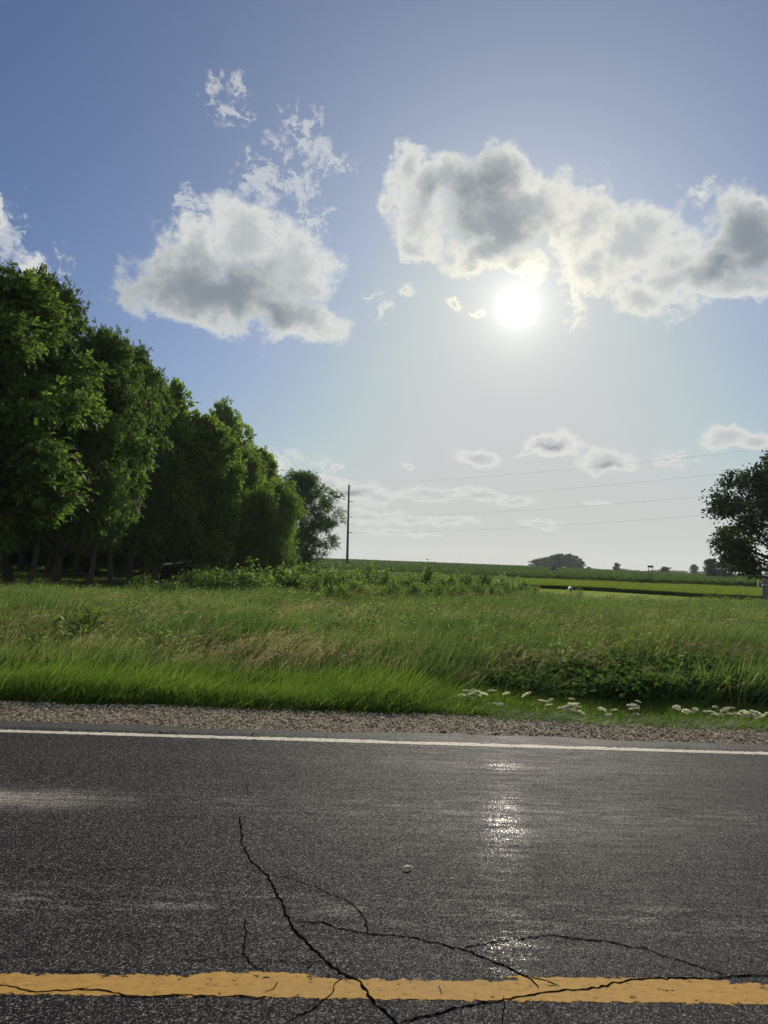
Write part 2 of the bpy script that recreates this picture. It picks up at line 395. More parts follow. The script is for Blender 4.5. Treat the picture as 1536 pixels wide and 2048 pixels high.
def m_asphalt():
    m, T = mat_new('asphalt'); c, r, nm = asphalt_nodes(T)
    finish(T, principled(T, c, r, .08, nm))
    pr = [n for n in m.node_tree.nodes if n.type == 'BSDF_PRINCIPLED'][0]
    pr.inputs['IOR'].default_value = 1.22; T.set(pr.inputs['Coat Weight'], T.coat[0]); T.set(pr.inputs['Coat Roughness'], .11); T.set(pr.inputs['Coat Normal'], T.coat[1]); pr.inputs['Coat IOR'].default_value = 1.35
    return m
def m_paint(name, colr, wear_edge, wear_all):
    m, T = mat_new(name)
    P = T.n('ShaderNodeTexCoord').outputs['Object']; uv = T.n('ShaderNodeAttribute', attribute_name='across').outputs['Fac']
    n = T.noise(T.v('MULTIPLY', P, (.6, 1, 1)), 38, 7, .72); nb = T.noise(T.v('MULTIPLY', P, (.5, 1, 1)), 3.0, 4, .6)
    nf = T.noise(P, 300, 3, .7)
    e = T.m('MULTIPLY', T.m('ABSOLUTE', T.m('SUBTRACT', uv, .5)), 2.0)          # 0 in the middle, 1 at the edges
    top = T.ramp(uv, .62, 1.0)
    lim = T.m('ADD', T.m('ADD', T.ramp(e, .72, 1.0, 0, .25), T.m('MULTIPLY', top, T.ramp(nb, .40, .56, 0, wear_edge))), wear_all)
    mask = T.ramp(n, T.m('ADD', lim, .27), T.m('ADD', lim, .31))
    c = T.v('SCALE', colr, T.ramp(n, .3, .7, .8, 1.1)); c = T.mix(T.ramp(nb, .4, .7, 0, .35), c, tuple(k * .62 + .08 for k in colr))
    c = T.mix(T.ramp(nf, .62, .7, 0, .5), c, (.1, .08, .05))
    p = principled(T, c, .75, .15, bump(T, T.m('ADD', n, nf), .5, .003))
    [setattr(n_.inputs['IOR'], 'default_value', 1.25) for n_ in m.node_tree.nodes if n_.type == 'BSDF_PRINCIPLED']
    tr = T.n('ShaderNodeBsdfTransparent'); mx = T.n('ShaderNodeMixShader'); T.set(mx.inputs[0], mask)
    T.t.links.new(tr.outputs[0], mx.inputs[1]); T.t.links.new(p, mx.inputs[2]); finish(T, mx.outputs[0]); return m
M_asph = m_asphalt()
def line_fn(pa, pb):
    a, b = on_ground(*pa), on_ground(*pb)
    k = (b[1] - a[1]) / (b[0] - a[0]); return (lambda x: a[1] + k * (np.asarray(x, float) - a[0])), k
yl_c, k1 = line_fn((0, 1962), (1536, 1984))
wl_c, k2 = line_fn((0, 1461), (1536, 1506.5))
RX = 160
def road_edge(x): return wl_c(x) + .32 + .03 * np.sin(x * 1.7) + .02 * np.sin(x * 5.1)
road = obj('road', sheet('road', -RX, RX, lambda x: yl_c(x) - 3.7, road_edge, 0, M_asph, nx=1400, ny=2, z=0.0)); tag(road, kind='structure')
def stripe(name, cf, w, z, mat, parent):
    xx = np.linspace(-RX, RX, 600); v = []
    for s in (-.5, .5): v.append(np.stack([xx, cf(xx) + s * w, np.full_like(xx, z)], 1))
    n = len(xx); q = np.stack([np.arange(n - 1), np.arange(1, n), n + np.arange(1, n), n + np.arange(n - 1)], 1)
    me = mesh(name, np.concatenate(v), q, mat)
    at = me.attributes.new('across', 'FLOAT', 'POINT'); at.data.foreach_set('value', np.concatenate([np.zeros(n), np.ones(n)]).astype(np.float32))
    return obj(name, me, parent)
stripe('centre_line', yl_c, .165, .001, m_paint('yellow_paint', (.50, .29, .075), .56, .085), road)
stripe('centre_line', lambda x: yl_c(x) - .30, .15, .001, bpy.data.materials['yellow_paint'], road)
stripe('edge_line', wl_c, .125, .001, m_paint('white_paint', (.66, .61, .48), .42, .115), road)
# cracks: jagged open seams in the surface
M_crack = plain_mat('crack_dark', (.004, .004, .004), 1.0, 0.0)
CRACKS = [
    ([(480, 1632), (483, 1660), (488, 1684), (505, 1708), (522, 1728), (548, 1750), (556, 1775), (572, 1812), (584, 1845), (606, 1872), (636, 1905), (668, 1935), (694, 1954), (722, 1970), (748, 2000), (778, 2030), (800, 2052)], .010, .016),
    ([(490, 1568), (497, 1584), (500, 1592)], .005, .005),
    ([(548, 1750), (590, 1760), (640, 1778), (690, 1800), (720, 1820), (733, 1842), (738, 1864)], .005, .006),
    ([(590, 1842), (640, 1846), (690, 1860), (740, 1868), (800, 1871), (860, 1882), (928, 1899), (990, 1926), (1040, 1948), (1062, 1960), (1078, 1980)], .010, .012),
    ([(928, 1899), (962, 1888), (1020, 1878), (1110, 1874), (1200, 1880), (1290, 1896), (1370, 1921), (1420, 1940), (1452, 1950)], .009, .010),
    ([(1056, 1956), (1090, 1960), (1120, 1972)], .006, .006),
    ([(800, 2044), (850, 2030), (900, 2008), (950, 1998), (1010, 1988), (1060, 1980), (1120, 1974), (1180, 1970), (1230, 1960), (1280, 1955), (1360, 1952), (1450, 1950), (1600, 1950)], .013, .012),
    ([(-30, 1966), (40, 1972), (76, 1980), (120, 1980), (176, 1977)], .007, .007),
    ([(150, 1978), (220, 1990), (256, 1998), (300, 2001), (400, 1996), (470, 1997), (540, 1996)], .010, .007),
    ([(490, 1838), (494, 1870), (488, 1908), (505, 1924), (526, 1938), (540, 1946)], .005, .006),
    ([(488, 1912), (440, 1918), (360, 1920)], .004, .003),
    ([(650, 1922), (630, 1928), (612, 1938)], .005, .004),
    ([(530, 1920), (590, 1924), (640, 1922)], .003, .003),
    ([(688, 1956), (664, 1976), (648, 1996), (620, 2020), (570, 2046)], .005, .006),
    ([(528, 1986), (544, 1976), (558, 1964)], .006, .004),
    ([(1009, 1992), (1007, 2016), (1004, 2052)], .004, .004),
    ([(880, 1972), (880, 1990)], .004, .004),
    ([(195, 1742), (240, 1740), (310, 1737)], .004, .003),
    ([(312, 1632), (360, 1634), (410, 1633)], .003, .003),
    ([(1310, 1614), (1350, 1618), (1380, 1624)], .006, .004),
    ([(0, 1916), (90, 1912), (130, 1910)], .003, .003),
    ([(60, 1940), (170, 1946), (240, 1948)], .003, .003),
    ([(318, 1462), (322, 1467), (352, 1468)], .018, .012), ([(500, 1474), (506, 1466), (515, 1470)], .010, .010),
]
for pts, w0, w1 in CRACKS:
    P = np.array([on_ground(*p) for p in pts]); seg = np.linalg.norm(np.diff(P, axis=0), axis=1); L = seg.sum()
    n = max(int(L / .018), 6); s = np.linspace(0, L, n); cs = np.concatenate([[0], np.cumsum(seg)])
    cx, cy = np.interp(s, cs, P[:, 0]), np.interp(s, cs, P[:, 1])
    d = np.stack([np.gradient(cx), np.gradient(cy)], 1); d /= np.linalg.norm(d, axis=1)[:, None]; nn = np.stack([-d[:, 1], d[:, 0]], 1)
    wob = np.cumsum(RNG.normal(0, .0035, n)); wob -= np.linspace(wob[0], wob[-1], n); jag = RNG.normal(0, .0034, n) + wob * .8
    w = np.interp(s, [0, L * .5, L], [w0, (w0 + w1) / 2, w1]) * (.35 + RNG.random(n) * .95) * .62 + .0014; w[0] = w[-1] = .0006
    c = np.stack([cx, cy], 1) + nn * jag[:, None]
    v = np.concatenate([np.c_[c - nn * w[:, None] / 2, np.full(n, .002)], np.c_[c + nn * w[:, None] / 2, np.full(n, .002)]])
    q = np.stack([np.arange(n - 1), np.arange(1, n), n + np.arange(1, n), n + np.arange(n - 1)], 1)
    obj('crack', mesh('crack', v, q, M_crack), road)

# ------------------------------------------------------------------ gravel shoulder
def m_gravel():
    m, T = mat_new('gravel'); P = T.n('ShaderNodeTexCoord').outputs['Object']
    v = T.voro(P, 55, 'Distance'); vc = T.xyz(T.voro(P, 55, 'Color'))[0]; n = T.noise(P, 2, 5, .6); nf = T.noise(P, 160, 4, .7)
    c = T.mix(vc, (.25, .20, .13), (.56, .46, .32)); c = T.mix(T.ramp(v, .35, .65), c, (.04, .034, .026)); c = T.mix(T.ramp(n, .4, .7, 0, .4), c, (.09, .075, .055))
    finish(T, principled(T, c, .9, .15, bump(T, T.m('ADD', v, T.m('MULTIPLY', nf, -.4)), 1.0, .02))); return m
gx = np.linspace(-60, 60, 2400); gyt = np.linspace(0, 1, 22)
GX = np.repeat(gx[None], 22, 0); g0 = wl_c(gx) + .2; g1 = YE(gx) + .75
GY = g0[None] * (1 - gyt)[:, None] + g1[None] * gyt[:, None]
GZ = -.022 + .05 * gyt[:, None] * (1 - gyt[:, None]) * 1.6 + RNG.normal(0, .006, GX.shape); GZ = np.where(GY > YE(GX), np.minimum(GZ, terrain(GX, GY) + .02), GZ)
a, b = np.meshgrid(np.arange(21), np.arange(2399), indexing='ij')
gravel = obj('gravel_shoulder', mesh('gravel_shoulder', np.stack([GX, GY, GZ], -1), np.stack([a * 2400 + b, a * 2400 + b + 1, (a + 1) * 2400 + b + 1, (a + 1) * 2400 + b], -1), m_gravel()))
tag(gravel, kind='structure')

# ------------------------------------------------------------------ scatter by geometry nodes (for what nobody could count)
def scatter(name, pts, rot, scl, idx, sources, label, cat):
    pts = np.asarray(pts, np.float32); n = len(pts)
    c = bpy.data.collections.new(name + '_kit')
    for i, me in enumerate(sources):
        so_ = bpy.data.objects.new('%s_piece_%02d' % (name, i), me); c.objects.link(so_)
    me = bpy.data.meshes.new(name); me.vertices.add(n); me.vertices.foreach_set('co', pts.ravel())
    for nm, ty, dat, key in (('rot', 'FLOAT_VECTOR', rot, 'vector'), ('scl', 'FLOAT_VECTOR', scl, 'vector'), ('idx', 'INT', idx, 'value')):
        at = me.attributes.new(nm, ty, 'POINT'); at.data.foreach_set(key, np.asarray(dat, np.int32 if ty == 'INT' else np.float32).ravel())
    o = obj(name, me); tag(o, label, cat, kind='stuff')
    ng = bpy.data.node_groups.new(name + '_nodes', 'GeometryNodeTree')
    ng.interface.new_socket('Geometry', in_out='INPUT', socket_type='NodeSocketGeometry'); ng.interface.new_socket('Geometry', in_out='OUTPUT', socket_type='NodeSocketGeometry')
    N = ng.nodes; Lk = ng.links
    gi, go = N.new('NodeGroupInput'), N.new('NodeGroupOutput'); ip = N.new('GeometryNodeInstanceOnPoints'); ci = N.new('GeometryNodeCollectionInfo')
    ci.inputs['Collection'].default_value = c; ci.inputs['Separate Children'].default_value = True; ci.inputs['Reset Children'].default_value = True
    ip.inputs['Pick Instance'].default_value = True
    def attr(nm, ty):
        a = N.new('GeometryNodeInputNamedAttribute'); a.data_type = ty; a.inputs['Name'].default_value = nm
        return [s for s in a.outputs if s.enabled and s.name == 'Attribute'][0]
    e2r = N.new('FunctionNodeEulerToRotation')
    Lk.new(attr('rot', 'FLOAT_VECTOR'), e2r.inputs[0]); Lk.new(e2r.outputs[0], ip.inputs['Rotation'])
    Lk.new(attr('scl', 'FLOAT_VECTOR'), ip.inputs['Scale']); Lk.new(attr('idx', 'INT'), ip.inputs['Instance Index'])
    Lk.new(gi.outputs[0], ip.inputs['Points']); Lk.new(ci.outputs[0], ip.inputs['Instance']); Lk.new(ip.outputs[0], go.inputs[0])
    md = o.modifiers.new('scatter', 'NODES'); md.node_group = ng
    return o
def rots(n, spread=.5, tilt=.12):
    return np.stack([RNG.normal(0, tilt, n), RNG.normal(0, tilt, n), RNG.uniform(-spread, spread, n)], 1)
def sc3(s, h=None): 
    h = s if h is None else h
    return np.stack([s, s, h], 1)

def tuft(seed, n, rad, h, hvar, w, lean, mat, curl=.5, segs=3):
    """a tuft of grass: n bent blades leaning with the wind (+X)"""
    g = np.random.default_rng(seed)
    r = rad * np.sqrt(g.random(n)); th = g.random(n) * 6.283; base = np.stack([r * np.cos(th), r * np.sin(th), np.full(n, -.03)], 1)
    H = h * (1 + g.uniform(-hvar, hvar * .6, n)); dirx = lean + g.normal(0, .22, n); diry = g.normal(0, .24, n)
    ww = w * g.uniform(.6, 1.3, n); fa = g.random(n) * 6.283; side = np.stack([np.cos(fa), np.sin(fa), np.zeros(n)], 1)
    V = []; t = np.linspace(0, 1, segs + 1)
    for k, tk in enumerate(t):
        off = (tk ** 2) * curl + tk * (1 - curl) * .5
        c = base + np.stack([dirx * off * H, diry * off * H, H * (tk - .25 * tk * tk * (np.abs(dirx) * curl))], 1)
        wk = ww * (1 - tk) ** .6 * (1 if tk < 1 else 0) + .0006
        V.append(c - side * wk[:, None] / 2); V.append(c + side * wk[:, None] / 2)
    V = np.stack(V, 1); m_ = 2 * (segs + 1)
    q = np.array([[2 * k, 2 * k + 1, 2 * k + 3, 2 * k + 2] for k in range(segs)])
    Q = (np.arange(n)[:, None, None] * m_ + q[None]).reshape(-1, 4)
    return mesh('tuft', V.reshape(-1, 3), Q, mat)
def seed_tuft(seed, n, rad, h, mat, lean=.5, hl=.14, hw=.019):
    """ripe grass: thin stalks ending in nodding feathery heads"""
    g = np.random.default_rng(seed); B = Buf()
    for i in range(n):
        r = rad * math.sqrt(g.random()); a = g.random() * 6.283; H = h * g.uniform(.75, 1.15); l = lean + g.normal(0, .2); ly = g.normal(0, .15)
        f = lambda t: np.array([r * math.cos(a) + l * H * t ** 2, r * math.sin(a) + ly * H * t ** 2, H * (t - .22 * t * t)])
        ts = np.linspace(0, 1, 5); p = np.array([f(t) for t in ts]); sd = np.array([.0013, .0008, 0])
        v = np.concatenate([p - sd, p + sd]); B.add(v, [[k, k + 1, k + 6, k + 5] for k in range(4)])
        tip = p[-1]; d = f(1.0) - f(.85); d /= np.linalg.norm(d)
        for k in range(14):
            u = k / 14; c = tip + d * hl * (u - .15) + np.array([0, 0, -.5 * hl * u * u]); s_ = hw * math.sin(3.14 * min(1, u + .12)) + .002
            e = g.normal(0, 1, 3); e /= np.linalg.norm(e); e = e * .7 + d * .6; q = np.cross(e, g.normal(0, 1, 3)); q /= np.linalg.norm(q)
            B.add([c, c + e * s_ * .9 + q * .0022, c + e * s_ * 1.9, c + e * s_ * .9 - q * .0022], [[0, 1, 2, 3]])
    return B.mesh('seed_tuft', mat)
def weed(seed, n, rad, h, leaf, mat):
    """low broad-leaved plant: many ovate leaves on short stems"""
    g = np.random.default_rng(seed)
    c = np.stack([g.normal(0, rad, n), g.normal(0, rad, n), h * g.random(n) ** .6], 1)
    d = g.normal(0, 1, (n, 3)); d[:, 2] = np.abs(d[:, 2]) * .4; d /= np.linalg.norm(d, axis=1)[:, None]
    s = np.cross(d, g.normal(0, 1, (n, 3))); s /= np.linalg.norm(s, axis=1)[:, None]; L = leaf * g.uniform(.6, 1.3, n)[:, None]
    V = np.stack([c, c + d * L * .5 + s * L * .28, c + d * L, c + d * L * .5 - s * L * .28], 1)
    return mesh('weed', V.reshape(-1, 3), np.arange(n * 4).reshape(-1, 4), mat)

M_verge = foliage_mat('verge_grass', (.070, .118, .022), (.110, .165, .034), (.10, .13, .04), trans=.55, scale=1.6)
M_mead = foliage_mat('meadow_grass', (.074, .124, .038), (.142, .182, .060), (.095, .135, .064), trans=.45, scale=.35, patch=((.15, .125, .055), .28, .22))
M_seed = foliage_mat('ripe_grass', (.46, .39, .24), (.36, .31, .17), trans=.45, tcol=(1.2, 1.15, .9), scale=2)
M_seedg = foliage_mat('green_seed_heads', (.16, .16, .07), (.12, .14, .05), trans=.4, tcol=(1.2, 1.2, .8), scale=1)
M_weed = foliage_mat('broad_leaf_weed', (.042, .078, .024), (.064, .105, .030), trans=.4, scale=1.5, rough=.8, spec=.03)
M_lawn = foliage_mat('mown_grass', (.150, .195, .030), (.185, .225, .036), trans=.5, scale=.15)
M_strip = foliage_mat('strip_grass', (.13, .175, .032), (.16, .20, .038), trans=.42, scale=.2)
M_crop = foliage_mat('crop_leaf', (.045, .080, .020), (.060, .095, .024), trans=.45, scale=.08)

M_mweed = foliage_mat('meadow_weed', (.07, .125, .04), (.10, .155, .05), (.16, .17, .07), trans=.5, scale=1.2)
MEAD = [tuft(100 + i, 34, .15, .46, .6, .012, .5, M_mead, .65) for i in range(6)]
MEADF = [tuft(120 + i, 30, .22, .48, .6, .024, .5, M_mead, .6, 2) for i in range(5)]
VERG = [tuft(140 + i, 44, .10, .30, .65, .009, .3, M_verge, .5) for i in range(6)] + [tuft(150 + i, 13, .12, .46, .5, .013, .55, M_verge, .75, 4) for i in range(3)]
SEED = [seed_tuft(160 + i, 9, .16, .62, M_seed) for i in range(4)]
SEEDG = [seed_tuft(170 + i, 9, .18, .62, M_seedg, hl=.09, hw=.008) for i in range(4)]
WEED = [weed(180 + i, 170, .13, .42, .075, M_weed) for i in range(4)]

def wedge(n, y0, y1, margin=1.15, power=1.0):
    """random points over the ground the road-side view takes in, and some way past it on both sides"""
    y = y0 + (y1 - y0) * RNG.random(int(n * 1.0)) ** power
    y = np.sqrt(y0 ** 2 + (y1 ** 2 - y0 ** 2) * RNG.random(int(n)))
    x = RNG.uniform(-1, 1, len(y)) * (y * .56 * margin + 1.5)
    return x, y
def off_line(line, x, y):
    (xa, ya), (xb, yb) = line; d = np.array([xb - xa, yb - ya]); d = d / np.hypot(*d); return (y - ya) * d[0] - (x - xa) * d[1]
def below(line, x, y):     # nearer to the road than the line
    (xa, ya), (xb, yb) = line
    return y < ya + (yb - ya) / (xb - xa) * (x - xa)
LAWN_EDGE = ((8.2, 31.0), (9.9, 21.0))      # meadow gives way to mown lawn
STRIP_EDGE = ((14.0, 59.0), (24.0, 46.0))     # lawn ends at a strip of long grass
CROP_EDGE = ((25.0, 105.0), (45.0, 87.0))     # strip ends at the crop
def in_mead(x, y):
    (xa, ya), (xb, yb) = LAWN_EDGE; xl = xa + (xb - xa) * (ya - y) / (ya - yb)
    far = 46 - np.clip(x, -40, 10) * 0.2
    return (x < xl + .8 * np.sin(y)) | (y < 20.0 + .4 * np.sin(x * 2))
def in_grove(x, y):       # shaded ground under the trees
    return (y > 22.5 + .0 * x) & (x < -.22 * y - 1.6)
def nz(x, y, s=1.0):      # cheap smooth variation
    return (np.sin(x * .9 * s + 1.3 * np.sin(y * .5 * s)) + np.sin(y * 1.1 * s + 2 * np.sin(x * .4 * s + 1))) * .25 + .5

# verge: bright fresh grass by the gravel
x, y = wedge(30000, 6.3, 9.7)
u = y - YE(x); edge_w = .05 + .10 * nz(x, y, 5) + .06 * RNG.random(len(x))
k = (u > edge_w) & (u < 2.3 + .35 * sstep(-.2, 1.6, x) + .3 * np.sin(x)); x, y, u = x[k], y[k], u[k]
right = sstep(-.2, 1.6, x)
hh = .64 * (.5 + .6 * sstep(0, .9, u)) * (1 - right * (.50 - .32 * sstep(.5, 1.1, u))) * RNG.uniform(.75, 1.2, len(x)) * (.8 + .4 * nz(x, y, 2)) * (1 + .25 * (1 - right))
hh = np.where(u < .25, hh * .7, hh)
scatter('verge_grass', np.stack([x, y, terrain(x, y)], 1), rots(len(x), .6, .15), sc3(RNG.uniform(.8, 1.2, len(x)), hh), np.where(RNG.random(len(x)) < .16 * (1 - right), RNG.integers(6, 9, len(x)), RNG.integers(0, 6, len(x))), VERG,
        'bright green grass growing along the edge of the gravel shoulder', 'grass')
# meadow, three depths
x1, y1 = wedge(17000, 9.0, 22); k = (y1 - YE(x1) > 1.7); x1, y1 = x1[k], y1[k]
x = x1; y = y1; k = ~in_grove(x, y); x, y = x[k], y[k]
wl = RNG.uniform(.55, 1.3, len(x)) * (.55 + .6 * nz(x, y, 1.6)) * (.85 + .3 * nz(x, y, .5))
scatter('meadow_grass', np.stack([x, y, terrain(x, y)], 1), rots(len(x), 1.0, .2), sc3(RNG.uniform(.9, 1.3, len(x)), wl), RNG.integers(0, 6, len(x)), MEAD,
        'long green meadow grass bent by the wind behind the roadside verge', 'grass')
x, y = wedge(30000, 21, 62); k = in_mead(x, y) & ~in_grove(x, y); x, y = x[k], y[k]
wl = RNG.uniform(.5, 1.15, len(x)) * (.5 + .6 * nz(x, y, .9))
scatter('far_meadow_grass', np.stack([x, y, terrain(x, y)], 1), rots(len(x), 1.0, .2), sc3(RNG.uniform(1.1, 1.7, len(x)), wl), RNG.integers(0, 5, len(x)), MEADF,
        'rough green meadow grass stretching back to the bushes and the lawn', 'grass')
x, y = wedge(26000, 56, 135); k = ((x < .2 * y) | (y < 66)) & (off_line(CROP_EDGE, x, y) < 0) & ~in_grove(x, y) & (in_mead(x, np.minimum(y, 58)) | (x < .19 * y)); x, y = x[k], y[k]
scatter('rough_grass', np.stack([x, y, terrain(x, y)], 1), rots(len(x), 1.0, .2), sc3(RNG.uniform(1.8, 2.6, len(x)), RNG.uniform(.6, 1.1, len(x)) * (.6 + .5 * nz(x, y, .4))), RNG.integers(0, 5, len(x)), MEADF,
        'rough grass on the rise behind the bushes below the pole', 'grass')
# ripe heads in drifts
cen = [on_ground(p[0], p[1], .35) for p in ((520, 1270), (560, 1285), (520, 1300), (660, 1300), (690, 1290), (640, 1275), (260, 1275), (310, 1290), (780, 1320), (60, 1300), (150, 1320), (960, 1290), (1150, 1290))]
px_, py_ = [], []
for c in cen:
    n = 17; px_.append(c[0] + RNG.normal(0, .55, n)); py_.append(c[1] + RNG.normal(0, .55, n))
xr, yr = wedge(700, 10, 20); px_.append(xr); py_.append(yr)
x = np.concatenate(px_); y = np.concatenate(py_); k = (y - YE(x) > 2.2) & ~in_grove(x, y); x, y = x[k], y[k]
scatter('ripe_grass', np.stack([x, y, terrain(x, y)], 1), rots(len(x), .4, .1), sc3(RNG.uniform(.8, 1.2, len(x)), RNG.uniform(.7, 1.1, len(x))), RNG.integers(0, 4, len(x)), SEED,
        'tan ripe grass heads nodding in drifts across the meadow', 'grass')
x, y = wedge(6500, 10, 34); k = (nz(x, y, .6) > .45) & ~in_grove(x, y) & (y - YE(x) > 2.4); x, y = x[k], y[k]
scatter('seeding_grass', np.stack([x, y, terrain(x, y)], 1), rots(len(x), .4, .1), sc3(RNG.uniform(.8, 1.2, len(x)), RNG.uniform(.7, 1.05, len(x))), RNG.integers(0, 4, len(x)), SEEDG,
        'green grass going to seed all over the meadow', 'grass')
x, y = wedge(2600, 9.6, 34); k = ~in_grove(x, y) & (y - YE(x) > 2.4) & (nz(x, y, .9) > .4); x, y = x[k], y[k]
WEEDB = [weed(190 + i, 70, .12, .46, .06, M_mweed) for i in range(3)]
scatter('meadow_weeds', np.stack([x, y, terrain(x, y)], 1), rots(len(x), 3.1, .15), sc3(RNG.uniform(.5, 1.3, len(x)), RNG.uniform(.7, 1.35, len(x))), RNG.integers(0, 3, len(x)), WEEDB,
        'leafy weeds dotted through the meadow grass', 'weeds')
# dark broad-leaved weeds in the ditch at right
x = RNG.uniform(-.6, 9, 3400); y = YE(x) + RNG.uniform(2.6, 4.0, 3400) + .2 * np.sin(x * 1.7); k = RNG.random(3400) < .45 * sstep(.2, 3.2, x) * (.35 + nz(x, y, 1.5)) + .03; x, y = x[k], y[k]
scatter('ditch_weeds', np.stack([x, y, terrain(x, y)], 1), rots(len(x), 3.1, .15), sc3(RNG.uniform(.8, 1.3, len(x)), RNG.uniform(.5, 1.0, len(x)) * (.8 + .3 * sstep(1, 4, x))), RNG.integers(0, 4, len(x)), WEED,
        'dark broad-leaved weeds filling the ditch behind the white flowers', 'weeds')
# under the grove: thin shaded grass
x, y = wedge(9000, 21, 60, 1.3); k = in_grove(x, y) & (nz(x, y, .7) > .35); x, y = x[k], y[k]
scatter('woodland_grass', np.stack([x, y, terrain(x, y)], 1), rots(len(x), 1.0, .2), sc3(RNG.uniform(.8, 1.4, len(x)), RNG.uniform(.25, .5, len(x))), RNG.integers(0, 5, len(x)), MEADF,
        'thin shaded grass on the ground under the trees', 'grass')
# stones on the shoulder
def stone(seed, mat):
    g = np.random.default_rng(seed); B = Buf(); n, m_ = 6, 4; V = []
    for i in range(m_ + 1):
        for j in range(n):
            ph, th = math.pi * i / m_, 2 * math.pi * j / n; V.append([math.sin(ph) * math.cos(th), math.sin(ph) * math.sin(th), math.cos(ph) * .6])
    V = np.array(V) * (1 + g.uniform(-.25, .25, (len(V), 1))); q = [[i * n + j, i * n + (j + 1) % n, (i + 1) * n + (j + 1) % n, (i + 1) * n + j] for i in range(m_) for j in range(n)]
    return mesh('stone', V, q, mat)
def m_stone():
    m, T = mat_new('stone'); oi = T.n('ShaderNodeObjectInfo').outputs['Random']; n = T.noise(T.n('ShaderNodeTexCoord').outputs['Object'], 3, 3)
    c = T.mix(oi, (.24, .195, .13), (.62, .52, .37)); c = T.v('SCALE', c, T.ramp(n, .3, .7, .8, 1.15)); finish(T, principled(T, c, .85, .2)); return m
M_stone = m_stone(); STN = [stone(200 + i, M_stone) for i in range(5)]
n = 17000; x = RNG.uniform(-7.5, 8.5, n); t = RNG.random(n); y = wl_c(x) + .26 + t * (YE(x) + .35 - wl_c(x) - .26); s = .005 + .013 * RNG.random(n) ** 2.5
scatter('gravel_stones', np.stack([x, y, np.full(n, -.008) + .05 * t * (1 - t) * 1.6 - .008], 1), np.stack([RNG.normal(0, .4, n)] * 2 + [RNG.random(n) * 6.28], 1), sc3(s), RNG.integers(0, 5, n), STN,
        'loose tan and grey gravel stones on the road shoulder', 'gravel')

# lawn, strip, crop
def tri_sheet(name, corners, mat, dz, nu=60, nv=40):
    c = np.array(corners, float); u = np.linspace(0, 1, nu); v = np.linspace(0, 1, nv); U_, V_ = np.meshgrid(u, v)
    P = (c[0] * (1 - U_[..., None]) + c[1] * U_[..., None]) * (1 - V_[..., None]) + (c[3] * (1 - U_[..., None]) + c[2] * U_[..., None]) * V_[..., None]
    ZZ = terrain(P[..., 0], P[..., 1]) + dz; a, b = np.meshgrid(np.arange(nv - 1), np.arange(nu - 1), indexing='ij')
    return obj(name, mesh(name, np.dstack([P, ZZ]), np.stack([a * nu + b, a * nu + b + 1, (a + 1) * nu + b + 1, (a + 1) * nu + b], -1), mat))
def m_lawn():
    m, T = mat_new('lawn'); P = T.n('ShaderNodeNewGeometry').outputs['Position']; n1 = T.noise(P, .35, 5, .6); n2 = T.noise(P, 9, 4, .7)
    c = T.mix(T.ramp(n1, .35, .65), (.17, .22, .03), (.23, .27, .036)); c = T.mix(T.ramp(n2, .5, .75, 0, .5), c, (.11, .14, .02))
    finish(T, principled(T, c, .9, .1, bump(T, n2, .6, .05))); return m
lawn = tri_sheet('lawn', [(9, 64), (75, -6 + 0), (75, -12), (75, -12)], m_lawn(), .03) if False else tri_sheet('lawn', [(7.5, 67.5), (60, -1 + 0 + 8), (30, 8), (8.0, 28)], m_lawn(), .035)
tag(lawn, kind='structure')
x = RNG.uniform(7, 45, 38000); y = RNG.uniform(14, 66, 38000)
k = below(STRIP_EDGE, x, y) & ~in_mead(x, y); x, y = x[k], y[k]
LAWNT = [tuft(210 + i, 26, .3, .075, .4, .02, .25, M_lawn, .5, 2) for i in range(3)]
scatter('lawn_grass', np.stack([x, y, terrain(x, y) + .02], 1), rots(len(x), .6, .05), sc3(RNG.uniform(.8, 1.4, len(x)), RNG.uniform(.6, 1.1, len(x))), RNG.integers(0, 3, len(x)), LAWNT,
        'short mown lawn glowing yellow green at right', 'lawn')
STRP = [tuft(220 + i, 40, .3, .42, .35, .022, .3, M_strip, .5, 2) for i in range(4)]
x = RNG.uniform(-8, 70, 40000); y = RNG.uniform(22, 150, 40000)
def off_line(line, x, y):
    (xa, ya), (xb, yb) = line; d = np.array([xb - xa, yb - ya]); d = d / np.hypot(*d); return (y - ya) * d[0] * 1 - (x - xa) * d[1]
k = (off_line(STRIP_EDGE, x, y) > 0) & (off_line(CROP_EDGE, x, y) < 0) & ~((x < 12) & (y < 62)) & (x < y * .68 + 2) & (x > .19 * y); x, y = x[k], y[k]
scatter('strip_grass', np.stack([x, y, terrain(x, y)], 1), rots(len(x), .6, .1), sc3(RNG.uniform(.9, 1.4, len(x)), RNG.uniform(.7, 1.15, len(x))), RNG.integers(0, 4, len(x)), STRP,
        'strip of longer grass between the mown lawn and the crop field', 'grass')
M_edge_shade = foliage_mat('edge_shade_grass', (.022, .034, .012), (.030, .044, .014), trans=.08, scale=.4)  # dark leaf colour carries the shade on the strip's near face
EDG = [tuft(225 + i, 60, .3, .40, .3, .03, .1, M_edge_shade, .4, 2) for i in range(3)]
t = RNG.uniform(-.9, 2.4, 2600); (xa, ya), (xb, yb) = STRIP_EDGE; x = xa + (xb - xa) * t - RNG.uniform(-.2, .5, 2600); y = ya + (yb - ya) * t - RNG.uniform(-.2, .5, 2600)
scatter('edge_shade_grass', np.stack([x, y, terrain(x, y)], 1), rots(len(x), .6, .1), sc3(RNG.uniform(.9, 1.3, len(x)), RNG.uniform(.6, .95, len(x))), RNG.integers(0, 3, len(x)), EDG,
        'uncut grass edging the far side of the mown lawn, coloured dark as shade', 'grass')
